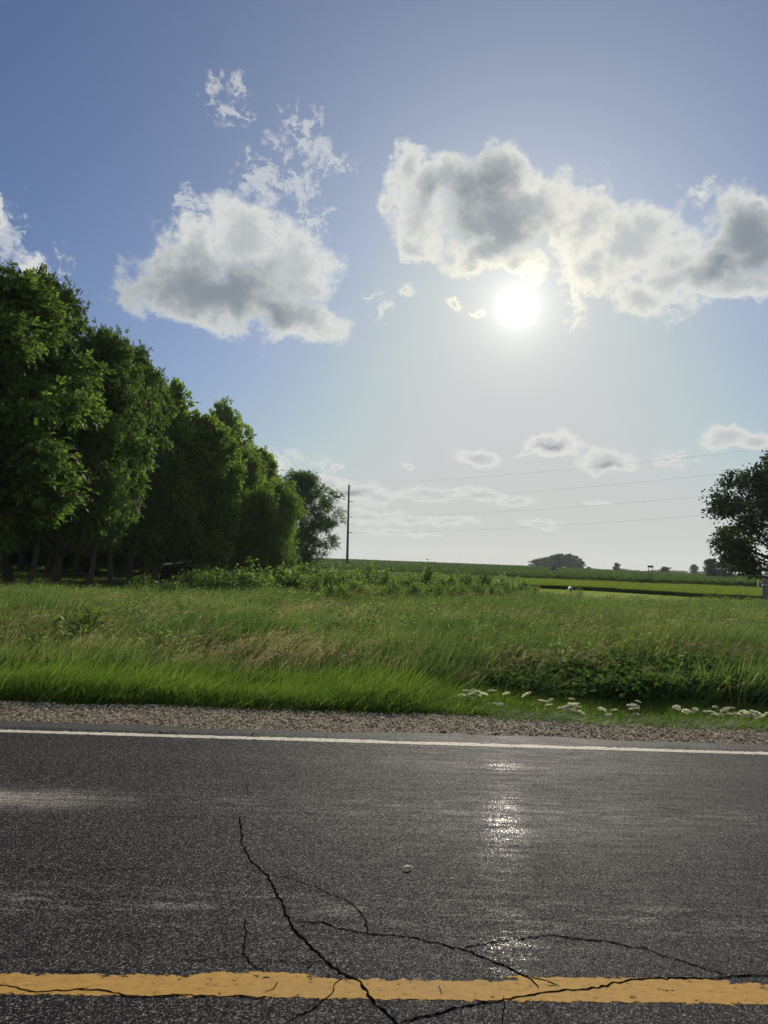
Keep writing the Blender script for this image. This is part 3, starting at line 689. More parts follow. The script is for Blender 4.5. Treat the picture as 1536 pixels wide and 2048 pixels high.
# crop: rows of knee to waist high plants
def crop_plant(seed, mat, h=.95, n=44, leaf=.34, rad=.32):
    g = np.random.default_rng(seed); c = np.stack([g.normal(0, rad, n), g.normal(0, rad, n), h * g.uniform(.05, .8, n)], 1)
    d = g.normal(0, 1, (n, 3)); d[:, 2] = np.abs(d[:, 2]) + .5; d /= np.linalg.norm(d, axis=1)[:, None]; s = np.cross(d, g.normal(0, 1, (n, 3))); s /= np.linalg.norm(s, axis=1)[:, None]
    L = leaf * g.uniform(.6, 1.1, n)[:, None]; V = np.stack([c, c + d * L * .4 + s * L * .14, c + d * L, c + d * L * .4 - s * L * .14], 1)
    return mesh('crop_plant', V.reshape(-1, 3), np.arange(n * 4).reshape(-1, 4), mat)
CROP = [crop_plant(230 + i, M_crop) for i in range(4)]
n = 60000; y = 80 + 300 * RNG.random(n) ** 1.7; x = RNG.uniform(-.12, .66, n) * y
k = (off_line(CROP_EDGE, x, y) > 0); x, y = x[k], y[k]; s = 1 + (y - 80) / 130
scatter('crop_plants', np.stack([x, y, terrain(x, y)], 1), rots(len(x), 3.1, .08), sc3(s * RNG.uniform(.8, 1.3, len(x)), RNG.uniform(.85, 1.12, len(x))), RNG.integers(0, 4, len(x)), CROP,
        'green crop field standing waist high beyond the lawn', 'crop')
M_hay = plain_mat('driveway_gravel', (.17, .16, .15), .9, .1, .2, 3)
drv = tri_sheet('driveway', [(13.6, 33.5), (40, 31.5), (40, 28.6), (14.2, 31.8)], M_hay, .06); tag(drv, kind='structure')

# ------------------------------------------------------------------ trees
def leaves_compound(g, base, dirs, length, leaflets, lw, ll):
    """sprays of pinnate leaves: pairs of leaflets along a drooping rib"""
    n = len(base); side = np.cross(dirs, g.normal(0, .35, (n, 3)) + np.array([0, 0, 1.])); side /= np.linalg.norm(side, axis=1)[:, None] + 1e-9
    up = np.cross(side, dirs); out = []
    for k in range(leaflets):
        t = (k // 2 + 1) / ((leaflets + 1) // 2); sg = 1 if k % 2 else -1; last = k == leaflets - 1
        c = base + dirs * (length * t)[:, None] + np.array([0, 0, -1.]) * (length * .22 * t * t)[:, None]
        d = dirs * .55 + side * (0 if last else sg) * .85 + up * g.normal(0, .18, (n, 1)) + np.array([0, 0, -.12]); d /= np.linalg.norm(d, axis=1)[:, None]
        w = np.cross(d, up + g.normal(0, .45, (n, 3))); w /= np.linalg.norm(w, axis=1)[:, None] + 1e-9
        l_ = (ll * g.uniform(.7, 1.2, n))[:, None]; w_ = (lw * g.uniform(.8, 1.2, n))[:, None]
        out.append(np.stack([c, c + d * l_ * .45 + w * w_ * .5, c + d * l_, c + d * l_ * .45 - w * w_ * .5], 1))
    return np.concatenate(out)
def leaves_simple(g, c, size, droop=.2, aspect=.6):
    n = len(c); d = g.normal(0, 1, (n, 3)); d[:, 2] -= droop; d /= np.linalg.norm(d, axis=1)[:, None]; s = np.cross(d, g.normal(0, 1, (n, 3))); s /= np.linalg.norm(s, axis=1)[:, None]
    L = (size * g.uniform(.6, 1.25, n))[:, None]; return np.stack([c, c + d * L * .5 + s * L * aspect * .5, c + d * L, c + d * L * .5 - s * L * aspect * .5], 1)
def tree_mesh(seed, H, Rr, base_h, lobes, per_lobe, sprays, leaf_mat, bark_mat, kind='compound', leaf=(.42, .075, .17), lobe_r=(.9, 1.7), trunk_r=.2, lean=(0, 0), top_pow=1.0, open_=1.0, leaflets=7, fork=.35):
    """returns wood mesh and crown mesh; a tapered forking trunk, limbs to each lobe, twigs to each clump of leaves"""
    g = np.random.default_rng(seed); wood = Buf()
    nT = 9; tz = np.linspace(0, H * .78, nT); wob = np.cumsum(g.normal(0, .12, (nT, 2)), axis=0) * (H / 12)
    tp = np.c_[wob[:, 0] + lean[0] * tz / H, wob[:, 1] + lean[1] * tz / H, tz]; tp[0, :2] = 0
    rad = trunk_r * np.array([1.35] + list(np.linspace(1, .16, nT - 1))); tp = np.vstack([[0, 0, -.3], tp]); rad = np.concatenate([[trunk_r * 1.6], rad])
    wood.tube(tp, rad, 8)
    cc = []
    for i in range(lobes):
        t = (i + .5) / lobes; th = i * 2.39996 + g.normal(0, .4)
        z = base_h + (H - base_h) * (t ** .9)
        prof = math.sin(math.pi * min(1, (t * .86 + .13))) ** (.55 * top_pow)
        rr = Rr * prof * (g.uniform(.75, 1.08) if i % 4 else g.uniform(.2, .5)) * (1 - .0); lr = g.uniform(*lobe_r) * (.65 + .5 * prof)
        rr = max(rr - lr * .35, 0.1)
        c = np.array([rr * math.cos(th), rr * math.sin(th), min(z, H - lr * .6)]); c[:2] += np.array(lean) * z / H
        st = max(base_h * .6, c[2] * g.uniform(.45, .72)); k = np.interp(st, tp[:, 2], np.arange(len(tp))); k0 = int(k); fr = k - k0
        p0 = tp[k0] * (1 - fr) + tp[min(k0 + 1, len(tp) - 1)] * fr; r0 = np.interp(st, tp[:, 2], rad) * .55
        mid = (p0 + c) / 2 + np.array([g.normal(0, .2), g.normal(0, .2), -.06 * np.linalg.norm(c - p0)]); q = np.array([p0, (p0 + mid) / 2 + g.normal(0, .06, 3), mid, (mid + c) / 2 + g.normal(0, .08, 3), c])
        wood.tube(q, np.linspace(r0, max(.018, r0 * .22), 5), 5)
        for j in range(per_lobe):
            v = g.normal(0, 1, 3); v /= np.linalg.norm(v); v[2] = v[2] * .8 + .12; e = c + v * lr * g.uniform(.45, 1.0)
            cc.append((e, v)); m2 = (c + e) / 2 + g.normal(0, .08, 3); wood.tube([mid * .3 + c * .7, m2, e], [max(.012, r0 * .18), .012, .006], 3)
    E_ = np.array([c[0] for c in cc]); Vd = np.array([c[1] for c in cc]); n = len(E_)
    idx = np.repeat(np.arange(n), sprays); N = len(idx)
    off = g.normal(0, .25 * open_, (N, 3)) * np.array([1, 1, .7]); base = E_[idx] + off
    d = Vd[idx] * .7 + g.normal(0, .6, (N, 3)) + off * .8; d[:, 2] -= .15; d /= np.linalg.norm(d, axis=1)[:, None]
    if kind == 'compound': L = leaves_compound(g, base, d, leaf[0] * g.uniform(.6, 1.15, N), leaflets, leaf[1], leaf[2])
    else: L = leaves_simple(g, base, np.full(N, leaf[2]), .2, leaf[1])
    crown = mesh('crown', L.reshape(-1, 3), np.arange(len(L) * 4).reshape(-1, 4), leaf_mat)
    return wood.mesh('trunk', bark_mat, smooth=True), crown

def m_bark():
    m, T = mat_new('bark'); P = T.n('ShaderNodeTexCoord').outputs['Object']; n = T.noise(T.v('MULTIPLY', P, (1, 1, .18)), 14, 6, .7)
    c = T.mix(T.ramp(n, .35, .65), (.035, .028, .022), (.10, .085, .068)); finish(T, principled(T, c, .9, .15, bump(T, n, 1.0, .04))); return m
M_bark = m_bark()
M_leafA = foliage_mat('walnut_leaf', (.062, .100, .026), (.085, .130, .034), (.10, .14, .036), trans=.5, scale=.45, rough=.6, spec=.14)
M_leafB = foliage_mat('bright_leaf', (.125, .185, .042), (.165, .23, .054), trans=.6, scale=.6, rough=.6, spec=.14)
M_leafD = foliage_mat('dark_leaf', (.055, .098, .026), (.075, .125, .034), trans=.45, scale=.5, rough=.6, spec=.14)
M_leafF = foliage_mat('far_leaf', (.030, .046, .020), (.042, .058, .026), trans=.3, scale=.2)

def plant_tree(name, meshes, loc, rz, sxy, sz, label, cat='tree', group=None):
    e = empty(name, loc, rz); tag(e, label, cat, group)
    t = obj('trunk', meshes[0], e); c = obj('crown', meshes[1], e)
    for q in (t, c): q.scale = (sxy, sxy, sz)
    return e
WAL = [tree_mesh(300 + i, 12, 3.6, 2.6, 44, 11, 27, M_leafA, M_bark, leaf=(.40, .11, .20), lobe_r=(.9, 1.5)) for i in range(4)]
WALC = [tree_mesh(320 + i, 12, 3.6, 2.0, 46, 10, 16, M_leafB, M_bark, leaf=(.48, .17, .30), lobe_r=(.8, 1.4)) for i in range(2)]
WALB = [tree_mesh(310 + i, 9, 3.3, .7, 38, 10, 32, M_leafB, M_bark, lobe_r=(.8, 1.4)) for i in range(2)]
def top_to_h(px, py, Y):
    p = at_depth(px, py, Y); return p[2] - float(terrain(p[0], Y))
GROVE = [  # px of trunk, distance, top y, radius in px, mesh, turn, label
    (-80, 23.5, 545, 228, WAL[0], .4, 'big leafy tree at the far left edge of the photo, tallest of the grove', 1.0),
    (58, 27.5, 560, 105, WAL[1], 1.9, 'tall leafy tree standing second from the left edge with a straight dark trunk', 1.0),
    (176, 30.5, 668, 100, WAL[2], 3.1, 'full leafy tree whose branches hang low above the shaded path of grass', 1.0),
    (222, 38.0, 690, 86, WAL[3], .9, 'leafy tree with a thick flared trunk base left of the low shed', 1.0),
    (312, 44.0, 772, 88, WALC[0], 4.1, 'leafy tree rising directly above the low shed', 1.0),
    (392, 45.0, 838, 84, WALC[1], 5.0, 'leafy tree with a forked dark trunk and a limb reaching right of the shed', 1.0),
    (258, 41.0, 742, 82, WAL[0], 2.7, 'leafy tree filling the dip between the flared trunk and the shed', 1.0),
    (505, 60.0, 900, 62, WALC[1], .6, 'ragged green tree rising behind the right end of the grove', 1.0),
    (432, 56.0, 815, 62, WALC[0], 2.2, 'leafy tree with an airy top standing behind the forked tree', 1.0),
    (475, 50.0, 905, 74, WALB[0], 1.1, 'bright green tree leafy down to the grass at the right end of the grove', 1.0),
    (548, 54.0, 965, 62, WALB[1], 2.6, 'lower bright green tree leafy to the ground between the grove and the dark tree', 1.0),
    (598, 76.0, 945, 74, WAL[3], 3.9, 'darker rounded tree standing apart left of the utility pole', 1.0),
]
for px, Yd, ty, rpx, ms, rz, lab, f in GROVE:
    Ht = top_to_h(px, ty, Yd); base = at_depth(px, 1150, Yd); H_m = 9 if ms in WALB else 12; R_m = 3.3 if ms in WALB else 3.6
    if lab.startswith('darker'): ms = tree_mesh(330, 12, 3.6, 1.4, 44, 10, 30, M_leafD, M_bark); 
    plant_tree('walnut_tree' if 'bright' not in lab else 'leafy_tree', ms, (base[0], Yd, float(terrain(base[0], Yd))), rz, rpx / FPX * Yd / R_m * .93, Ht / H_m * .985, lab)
BACK = [(20, 36, 700), (110, 34, 700), (92, 44, 760), (-40, 42, 700), (160, 52, 800), (250, 58, 880), (330, 62, 960), (-110, 34, 640), (40, 58, 820), (190, 70, 900), (300, 75, 985), (-150, 52, 700), (110, 72, 900)]
for i, (px, Yd, ty) in enumerate(BACK):
    Ht = top_to_h(px, ty, Yd); base = at_depth(px, 1150, Yd); s = Ht / 12
    plant_tree('walnut_tree', WAL[(i * 3 + 1) % 4], (base[0], Yd, float(terrain(base[0], Yd))), i * 1.7, s * 1.05, s, 'dark leafy tree standing in the shade inside the grove', group='shaded trees inside the grove')

for i, (px, Yd, ty) in enumerate([(-120, 62, 1010), (-60, 70, 1000), (0, 64, 1020), (60, 72, 1010), (120, 66, 1030), (175, 74, 1020), (235, 68, 1035), (290, 76, 1030), (345, 68, 1040), (-180, 56, 1000), (-240, 60, 1000)]):
    Ht = top_to_h(px, ty, Yd); base = at_depth(px, 1150, Yd)
    plant_tree('understorey_tree', WALB[i % 2], (base[0], Yd, float(terrain(base[0], Yd))), i * 1.3, 1.25, Ht / 9, 'low shaded tree filling the gaps behind the trunks of the grove', group='understorey behind the grove')
# right-hand tree, and the rounded tree in the field before it
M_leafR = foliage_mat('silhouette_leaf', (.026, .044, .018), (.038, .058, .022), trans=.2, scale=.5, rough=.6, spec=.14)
RT = tree_mesh(340, 10, 4.6, 1.9, 58, 12, 52, M_leafR, M_bark, kind='simple', leaf=(0, .5, .25), lobe_r=(.6, 1.1), trunk_r=.24, open_=1.15)
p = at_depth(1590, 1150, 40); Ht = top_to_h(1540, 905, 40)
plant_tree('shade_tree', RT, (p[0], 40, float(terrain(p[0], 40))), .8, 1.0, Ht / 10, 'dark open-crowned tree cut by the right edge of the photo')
FAR = [tree_mesh(350 + i, 10, 3.9, 1.0, 20, 9, 20, M_leafF, M_bark, kind='simple', leaf=(0, .8, .62), lobe_r=(1.2, 2.0), open_=1.5) for i in range(3)]
def far_tree(px, ty, Yd, rpx, mi, label, group=None, by=None, name='far_tree'):
    p = at_depth(px, ty, Yd); z = float(terrain(p[0], Yd)); H_ = p[2] - z
    return plant_tree(name, FAR[mi % 3], (p[0], Yd, z), px * .37, rpx / FPX * Yd / 3.9, H_ / 10, label, group=group)
far_tree(1424, 1118, 170, 17, 0, 'left part of the rounded dark bush-like tree pair beside the right-hand tree')
far_tree(1452, 1114, 176, 20, 1, 'larger right one of the rounded dark tree pair partly behind the right-hand tree')
for i, (px, ty, rp) in enumerate([(1074, 1119, 15), (1088, 1116, 15), (1104, 1112, 16), (1120, 1108, 16), (1136, 1109, 15), (1150, 1113, 13), (1162, 1122, 9), (1112, 1115, 15)]):
    far_tree(px, ty, 400 + (i % 3) * 14, rp, i, '%s crown from the left in the far dark clump on the field horizon' % ['first', 'second', 'third', 'fifth', 'sixth', 'seventh', 'eighth', 'fourth'][i], 'far clump of trees on the horizon')
for px, ty, rp, Yd, lab in [(1178, 1134, 6, 520, 'small round tree just right of the far clump on the horizon'), (1196, 1139, 8, 560, 'low round bush second to the right of the far clump'),
                            (1233, 1126, 7, 330, 'small wind-bent tree alone on the horizon between clump and double-post board'), (1243, 1140, 7, 330, 'low dark bush at the foot of the small wind-bent tree'),
                            (1330, 1134, 11, 300, 'small pointed bush just right of the double-post board'), (1388, 1130, 8, 420, 'thin tree left of the rounded tree pair')]:
    far_tree(px, ty, Yd, rp, int(px), lab)
for i in range(46):
    px = 1170 + i * 9 + random.uniform(-4, 4); far_tree(px, horizon(px) - 5 - random.random() * 6, 900 + random.random() * 250, 9 + random.random() * 5, i, 'tree in the hazy distant treeline along the right horizon', 'distant treeline')

# ------------------------------------------------------------------ bushes and saplings
def bush_mesh(seed, H, Rr, n_st, leaf, mat, per=34, clump=.16):
    g = np.random.default_rng(seed); wood = Buf(); Ls = []
    for i in range(n_st):
        th = g.random() * 6.283; r = Rr * math.sqrt(g.random()); h = H * g.uniform(.45, 1.0) * (1 - .35 * (r / Rr) ** 2)
        b = np.array([r * .35 * math.cos(th), r * .35 * math.sin(th), -.05]); e = np.array([r * math.cos(th) + .12 * h, r * math.sin(th), h]); mid = (b + e) / 2 + g.normal(0, .05, 3)
        wood.tube([b, mid, e], [.014, .009, .004], 4); m_ = max(int(per * h / H), 8)
        t = g.uniform(.15, 1.03, m_)[:, None]; c = np.where(t < .5, b + (mid - b) * t * 2, mid + (e - mid) * (t * 2 - 1)) + g.normal(0, clump, (m_, 3)) * (1.15 - .7 * t)
        Ls.append(leaves_simple(g, c, np.full(m_, leaf), -.15, .5))
    L = np.concatenate(Ls); return wood.mesh('stem', M_bark), mesh('foliage', L.reshape(-1, 3), np.arange(len(L) * 4).reshape(-1, 4), mat)
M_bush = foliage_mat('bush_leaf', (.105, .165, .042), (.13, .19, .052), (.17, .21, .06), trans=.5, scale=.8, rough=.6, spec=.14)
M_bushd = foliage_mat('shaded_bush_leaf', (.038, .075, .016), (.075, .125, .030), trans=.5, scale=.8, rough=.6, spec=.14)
BUSH = [bush_mesh(400 + i, 1.4, .7, 26, .115, M_bush, 130) for i in range(4)]
SAP = [bush_mesh(410 + i, 1.5, .28, 6, .12, M_bush, 80, .1) for i in range(3)]
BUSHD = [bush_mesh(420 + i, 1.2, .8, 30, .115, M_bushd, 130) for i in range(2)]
def plant(name, ms, px, by, ty, rpx, label, group=None, Rm=.7, Hm=1.4, cat='bush', zg=None):
    g0 = on_ground(px, by, 0.0); z = float(terrain(g0[0], g0[1])); Yd = g0[1]
    Ht = max(at_depth(px, ty, Yd)[2] - z, .3) * 1.12
    e = empty(name, (g0[0], g0[1], z), (px * 1.3) % 6.28); tag(e, label, cat, group)
    a, b = obj('stem', ms[0], e), obj('foliage', ms[1], e); s = rpx / FPX * Yd / Rm * 1.25
    for q in (a, b): q.scale = (s, s, Ht / Hm)
    return e
# px, base y, top y, radius px, mesh, label
BL = [
    (610, 1178, 1128, 30, BUSH[0], 'bright bush at the foot of the dark rounded tree'),
    (648, 1182, 1132, 32, BUSH[1], 'bright bush just left of the utility pole base'),
    (690, 1186, 1134, 30, BUSH[2], 'leafy bush hiding the foot of the utility pole'),
    (730, 1180, 1130, 28, BUSH[3], 'dense bush just right of the utility pole'),
    (672, 1212, 1164, 26, BUSH[1], 'dark green bush standing forward in the grass below the utility pole'),
    (770, 1186, 1140, 26, BUSH[0], 'leafy bush second right of the utility pole'),
    (812, 1190, 1143, 26, BUSH[2], 'leafy bush in the middle of the row right of the pole'),
    (850, 1184, 1138, 26, BUSH[3], 'bush below the tall thin sapling on the horizon'),
    (892, 1188, 1147, 24, BUSH[1], 'bush right of the tall thin sapling'),
    (930, 1184, 1146, 24, BUSH[0], 'low bush fourth from the right end of the bush row'),
    (968, 1178, 1142, 16, BUSHD[0], 'compact dark bush in the right part of the bush row'),
    (1000, 1186, 1154, 24, BUSH[2], 'low pale bush near the right end of the bush row'),
    (1040, 1184, 1158, 20, BUSH[3], 'last low bush at the right end of the bush row'),
]
for i, (px, by, ty, rp, ms, lab) in enumerate(BL):
    plant('bush', ms, px, by, ty, rp, lab, 'bushes in the row across the meadow', Rm=.7 if ms in BUSH else .8, Hm=1.4 if ms in BUSH else 1.2)
ORD = ['first', 'second', 'third', 'fourth', 'fifth', 'sixth', 'seventh', 'eighth', 'ninth', 'tenth', 'eleventh', 'twelfth']
LOWX = [630, 710, 750, 790, 832, 872, 912, 952, 985, 1020, 590, 1064]
for i, (px, by, ty, rp) in enumerate([(630, 1196, 1150, 22), (710, 1198, 1158, 22), (750, 1204, 1166, 20), (790, 1202, 1160, 18), (832, 1206, 1166, 18), (872, 1208, 1164, 18), (912, 1204, 1162, 18), (952, 1200, 1160, 16), (985, 1206, 1170, 18), (1020, 1200, 1166, 16), (590, 1190, 1142, 24), (1064, 1196, 1168, 14)]):
    plant('bush', BUSH[i % 4], px, by, ty, rp, '%s low bush from the left along the front of the bush row' % ORD[sorted(LOWX).index(px)], 'low bushes in front of the bush row')
for px, by, ty, rp, lab in [(856, 1186, 1116, 9, 'tall thin sapling poking above the horizon in the middle'), (743, 1184, 1122, 8, 'thin sapling rising above the bushes right of the pole'), (1002, 1176, 1134, 7, 'thin sapling touching the horizon near the right of the bush row'),
                           (862, 1245, 1200, 14, 'bright sapling standing alone in the meadow centre'), (637, 1222, 1182, 9, 'small sapling left of the forward dark bush'), (830, 1248, 1222, 12, 'low sapling leaning left of the lone bright one'),
                           (1012, 1235, 1206, 9, 'small pale sapling in the open meadow right of centre'), (1158, 1196, 1170, 8, 'small sapling beside the white box at the lawn edge')]:
    plant('sapling', SAP[int(px) % 3], px, by, ty, rp, lab, Rm=.28, Hm=1.5, cat='sapling')
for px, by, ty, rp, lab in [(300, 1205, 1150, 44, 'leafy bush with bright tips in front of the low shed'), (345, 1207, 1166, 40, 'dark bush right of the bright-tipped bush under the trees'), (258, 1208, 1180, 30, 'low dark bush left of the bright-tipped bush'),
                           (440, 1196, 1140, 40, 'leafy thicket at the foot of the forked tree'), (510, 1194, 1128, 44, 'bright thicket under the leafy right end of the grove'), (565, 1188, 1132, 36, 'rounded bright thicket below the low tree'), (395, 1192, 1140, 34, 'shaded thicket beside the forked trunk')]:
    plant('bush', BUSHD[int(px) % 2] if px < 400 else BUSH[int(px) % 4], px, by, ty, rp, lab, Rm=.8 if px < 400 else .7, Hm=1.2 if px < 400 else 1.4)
M_vine = foliage_mat('vine_leaf', (.05, .085, .015), (.075, .12, .02), trans=.55, scale=2, rough=.4, spec=.3)
VB = bush_mesh(430, .6, .5, 26, .1, M_vine, 22, .1)
e = on_ground(150, 1283, 0); v_ = empty('vine_plant', (e[0], e[1], float(terrain(e[0], e[1])) + .05)); tag(v_, 'broad-leaved creeper with shiny leaves lying over the grass at left', 'plant')
for nm, me in zip(('stem', 'foliage'), VB): q = obj(nm, me, v_); q.scale = (1.35, 1, 1.05)

# ------------------------------------------------------------------ white umbel flowers by the verge
M_petal = foliage_mat('white_petal', (.85, .84, .66), (.84, .84, .66), trans=.55, tcol=(1.1, 1.1, 1.0), scale=4, rough=.7, spec=.1)
M_stem = foliage_mat('flower_stem', (.07, .12, .03), (.09, .14, .03), trans=.3)
def umbel(seed, rad):
    g = np.random.default_rng(seed); n = 150; r = rad * np.sqrt(g.random(n)); th = g.random(n) * 6.283
    c = np.stack([r * np.cos(th), r * np.sin(th), .3 * rad * (1 - (r / rad) ** 2) + g.normal(0, .003, n)], 1); s = g.uniform(.007, .012, n)[:, None]
    t = g.normal(0, .35, (n, 3)); u = np.array([1, 0, 0]) + t; v = np.cross(np.array([0, 0, 1.]) + t * .5, u); u = u / np.linalg.norm(u, axis=1)[:, None]; v = v / np.linalg.norm(v, axis=1)[:, None]
    return mesh('flower_head', np.stack([c - u * s, c - v * s, c + u * s, c + v * s], 1).reshape(-1, 3), np.arange(n * 4).reshape(-1, 4), M_petal)
UMB = [umbel(500 + i, .052) for i in range(4)]
def fstem(loc_top, seed):
    g = np.random.default_rng(seed); B = Buf(); t = np.array(loc_top, float); b = np.array([t[0] * .35 - .04, t[1] * .3, -.03]); m_ = (b + t) / 2 + g.normal(0, .012, 3)
    B.tube([b, m_, t], [.004, .003, .002], 4)
    for k in range(7):
        a = k / 7 * 6.283; B.tube([t - [0, 0, .03], t + [.035 * math.cos(a), .035 * math.sin(a), .002]], [.0012, .0008], 3)
    return B.mesh('stem', M_stem)
def fleaf(seed):
    g = np.random.default_rng(seed); n = 60; c = np.stack([g.normal(0, .1, n), g.normal(0, .1, n), g.uniform(0, .22, n)], 1); L = leaves_simple(g, c, np.full(n, .05), -.3, .35)
    return mesh('foliage', L.reshape(-1, 3), np.arange(n * 4).reshape(-1, 4), M_verge)
PLANTS = [  # heads of each plant, in order from the left
    ([(914, 1396), (924, 1391)], 'flowering plant with the leftmost pair of white heads by the verge'),
    ([(932, 1382), (945, 1381), (957, 1383), (941, 1388), (958, 1391), (967, 1388), (938, 1394), (950, 1386)], 'flowering plant with a dense cluster of white heads, left end of the flowers'),
    ([(984, 1382)], 'single white flower head right of the left cluster'),
    ([(1012, 1387)], 'lone white flower head between left cluster and the gap'),
    ([(983, 1408), (1000, 1409)], 'two flat white heads low above the grass'),
    ([(1053, 1389)], 'faint single white head against the dark weeds'),
    ([(1085, 1402), (1099, 1401), (1096, 1410)], 'flowering plant with three white heads close together'),
    ([(1122, 1416), (1143, 1398)], 'small pale pair of white heads one high one low'),
    ([(1133, 1413), (1142, 1408), (1150, 1409), (1155, 1414), (1147, 1418), (1136, 1419), (1156, 1423), (1160, 1426)], 'flowering plant with a dense middle cluster of white heads'),
    ([(1204, 1419), (1217, 1430)], 'two drooping white heads right of the middle cluster'),
    ([(1228, 1420)], 'single small white head before the tall cluster'),
    ([(1262, 1411), (1270, 1411), (1276, 1403), (1264, 1418), (1272, 1417), (1270, 1430)], 'flowering plant with a tall white cluster near the dark ditch'),
    ([(1353, 1414), (1356, 1418)], 'small white tuft left of the long right-hand row'),
    ([(1372, 1423), (1380, 1424)], 'two white heads starting the long right-hand row'),
    ([(1391, 1419), (1412, 1423)], 'arched white head with a slimmer one beside it'),
    ([(1424, 1424), (1430, 1414), (1418, 1436), (1429, 1429)], 'flowering plant with four white heads on different levels'),
    ([(1441, 1430), (1450, 1420), (1458, 1428), (1447, 1422), (1460, 1441), (1461, 1416)], 'flowering plant with broad arched white heads, centre of the right-hand row'),
    ([(1469, 1429), (1473, 1434), (1476, 1428)], 'flowering plant with small white heads right of the arched ones'),
    ([(1485, 1423), (1494, 1426), (1500, 1432), (1490, 1433), (1504, 1424)], 'flowering plant with a dense white cluster near the right edge'),
    ([(1514, 1425), (1520, 1430), (1509, 1433), (1528, 1432), (1536, 1426)], 'flowering plant whose white heads are cut by the right edge'),
]
k_ = 0
for hs, lab in PLANTS:
    m_ = np.mean(hs, axis=0); Yf = 7.85 + .22 * math.sin(m_[0] * .13)
    c = at_depth(m_[0], m_[1], Yf); z0 = float(terrain(c[0], Yf)); e = empty('flowering_plant', (c[0], Yf, z0)); tag(e, lab, 'wildflower', 'white wildflowers along the verge')
    for (hx, hy) in hs:
        Yh = Yf + random.uniform(-.12, .12); t = at_depth(hx, hy, Yh) - np.array([c[0], Yf, z0]); k_ += 1
        h = obj('flower_head', UMB[k_ % 4], e, t); h.rotation_euler = (random.gauss(0, .2), .18 + random.gauss(0, .15), random.random() * 6); s = random.uniform(.5, .82); h.scale = (s * 1.35, s * 1.1, s)
        obj('stem', fstem(t - np.array([0, 0, .006]), k_), e)
    obj('foliage', fleaf(600 + k_), e)

# ------------------------------------------------------------------ utility pole and lines
M_pole = plain_mat('weathered_pole', (.045, .036, .030), .9, .1, .3, 4, .5)
M_ins = plain_mat('insulator', (.10, .10, .11), .5, .4, .1)
M_wire = plain_mat('wire', (.2, .2, .21), .6, .3, .1)
def pole(base, top, fracs, label):
    e = empty('utility_pole', base); tag(e, label, 'utility pole'); t = np.array(top) - np.array(base)
    B = Buf(); ts = np.linspace(0, 1, 8)[:, None]; B.tube(t[None] * ts - np.array([0, 0, .5]) * (1 - ts), np.linspace(.30, .19, 8), 8); obj('pole', B.mesh('pole', M_pole, True), e)
    out = []
    for f in fracs:
        a = t * f; B = Buf(); L = .95 if f < .99 else .0
        if L: 
            B.tube([a, a + [L * .25, 0, 0]], [.07, .06], 6)
            for k in range(6): B.tube([a + [L * (.25 + .125 * k), 0, 0], a + [L * (.25 + .125 * k + .03), 0, 0], a + [L * (.25 + .125 * (k + 1)), 0, 0]], [.05, .12, .05], 8)
            tip = a + np.array([L, 0, 0])
        else: B.tube([a, a + [0, 0, .25]], [.05, .04], 6); tip = a + np.array([0, 0, .25])
        obj('insulator', B.mesh('insulator', M_ins), e); out.append(np.array(base) + tip)
    return out
YP = 150.0
pb = at_depth(694, 1140, YP); zb = float(terrain(pb[0], YP)); pt = at_depth(698, 970, YP)
Hp = pt[2] - zb; fr = [(at_depth(697, y_, YP)[2] - zb) / Hp for y_ in (1065, 1034, 1003)] + [1.0]
tips = pole((pb[0], YP, zb), pt, fr, 'tall thin dark utility pole with three short side insulators on the horizon')
ends = [at_depth(1436, y_, 93.0) for y_ in (1028, 990, 948, 908)]
lb = ['lowest power line from the pole across the sky', 'second lowest power line running right from the pole', 'third power line up running right from the pole', 'topmost faint power line from the tip of the pole']
B2 = []
for a, b, l in zip(tips, ends, lb):
    d = (b - a); e2 = a + d * 1.32; n = 40; t = np.linspace(0, 1, n)[:, None]; p = a + (e2 - a) * t; sag = 1.1
    # keep the line through the observed point while it hangs between poles
    t0 = 1 / 1.32; p[:, 2] -= sag * 4 * (t * (1 - t))[:, 0]; p[:, 2] += (t[:, 0] / t0) * sag * 4 * t0 * (1 - t0)
    Bf = Buf(); Bf.tube(p, np.full(n, .0105), 4); o = obj('power_line', Bf.mesh('power_line', M_wire)); tag(o, l, 'power line', 'power lines'); B2.append(p[-1])
b2 = B2[0]; bx = b2[0] - .95; z2 = float(terrain(bx, b2[1])); tp2 = np.array([bx, b2[1], B2[3][2] - .25]); H2 = tp2[2] - z2
pole((bx, b2[1], z2), tp2, [(B2[i][2] - z2) / H2 for i in range(3)] + [1.0], 'second utility pole carrying the power lines out of the photo at right')

# ------------------------------------------------------------------ signs, post, box, shed
M_sign = plain_mat('board_dark', (.06, .055, .05), .7, .2, .2); M_blue = plain_mat('board_blue', (.045, .06, .20), .6, .3, .1); M_metal = plain_mat('galvanised', (.22, .23, .24), .5, .4, .15)
Ys = 95.0
p = at_depth(1301, 1133, Ys); z = float(terrain(p[0], Ys)); e = empty('double_post_board', (p[0], Ys, z)); tag(e, 'dark narrow board on two tall posts at the crop edge', 'sign')
hz_ = p[2] - z; B = Buf(); B.box((0, 0, hz_), (.38, .05, .14)); obj('board', B.mesh('board', M_sign), e)
for sx in (-.26, .26): B = Buf(); B.tube([(sx, .07, -.3), (sx, .07, hz_ + .08)], [.04, .035], 6); obj('post', B.mesh('post', M_sign), e)
Yb = 120.0; p = at_depth(1107, 1137, Yb); z = float(terrain(p[0], Yb)); e = empty('road_sign', (p[0], Yb, z)); tag(e, 'small blue sign on two thin posts in front of the far tree clump', 'sign')
hz_ = p[2] - z; B = Buf(); B.box((0, 0, hz_), (.42, .02, .26)); obj('board', B.mesh('board', M_blue), e)
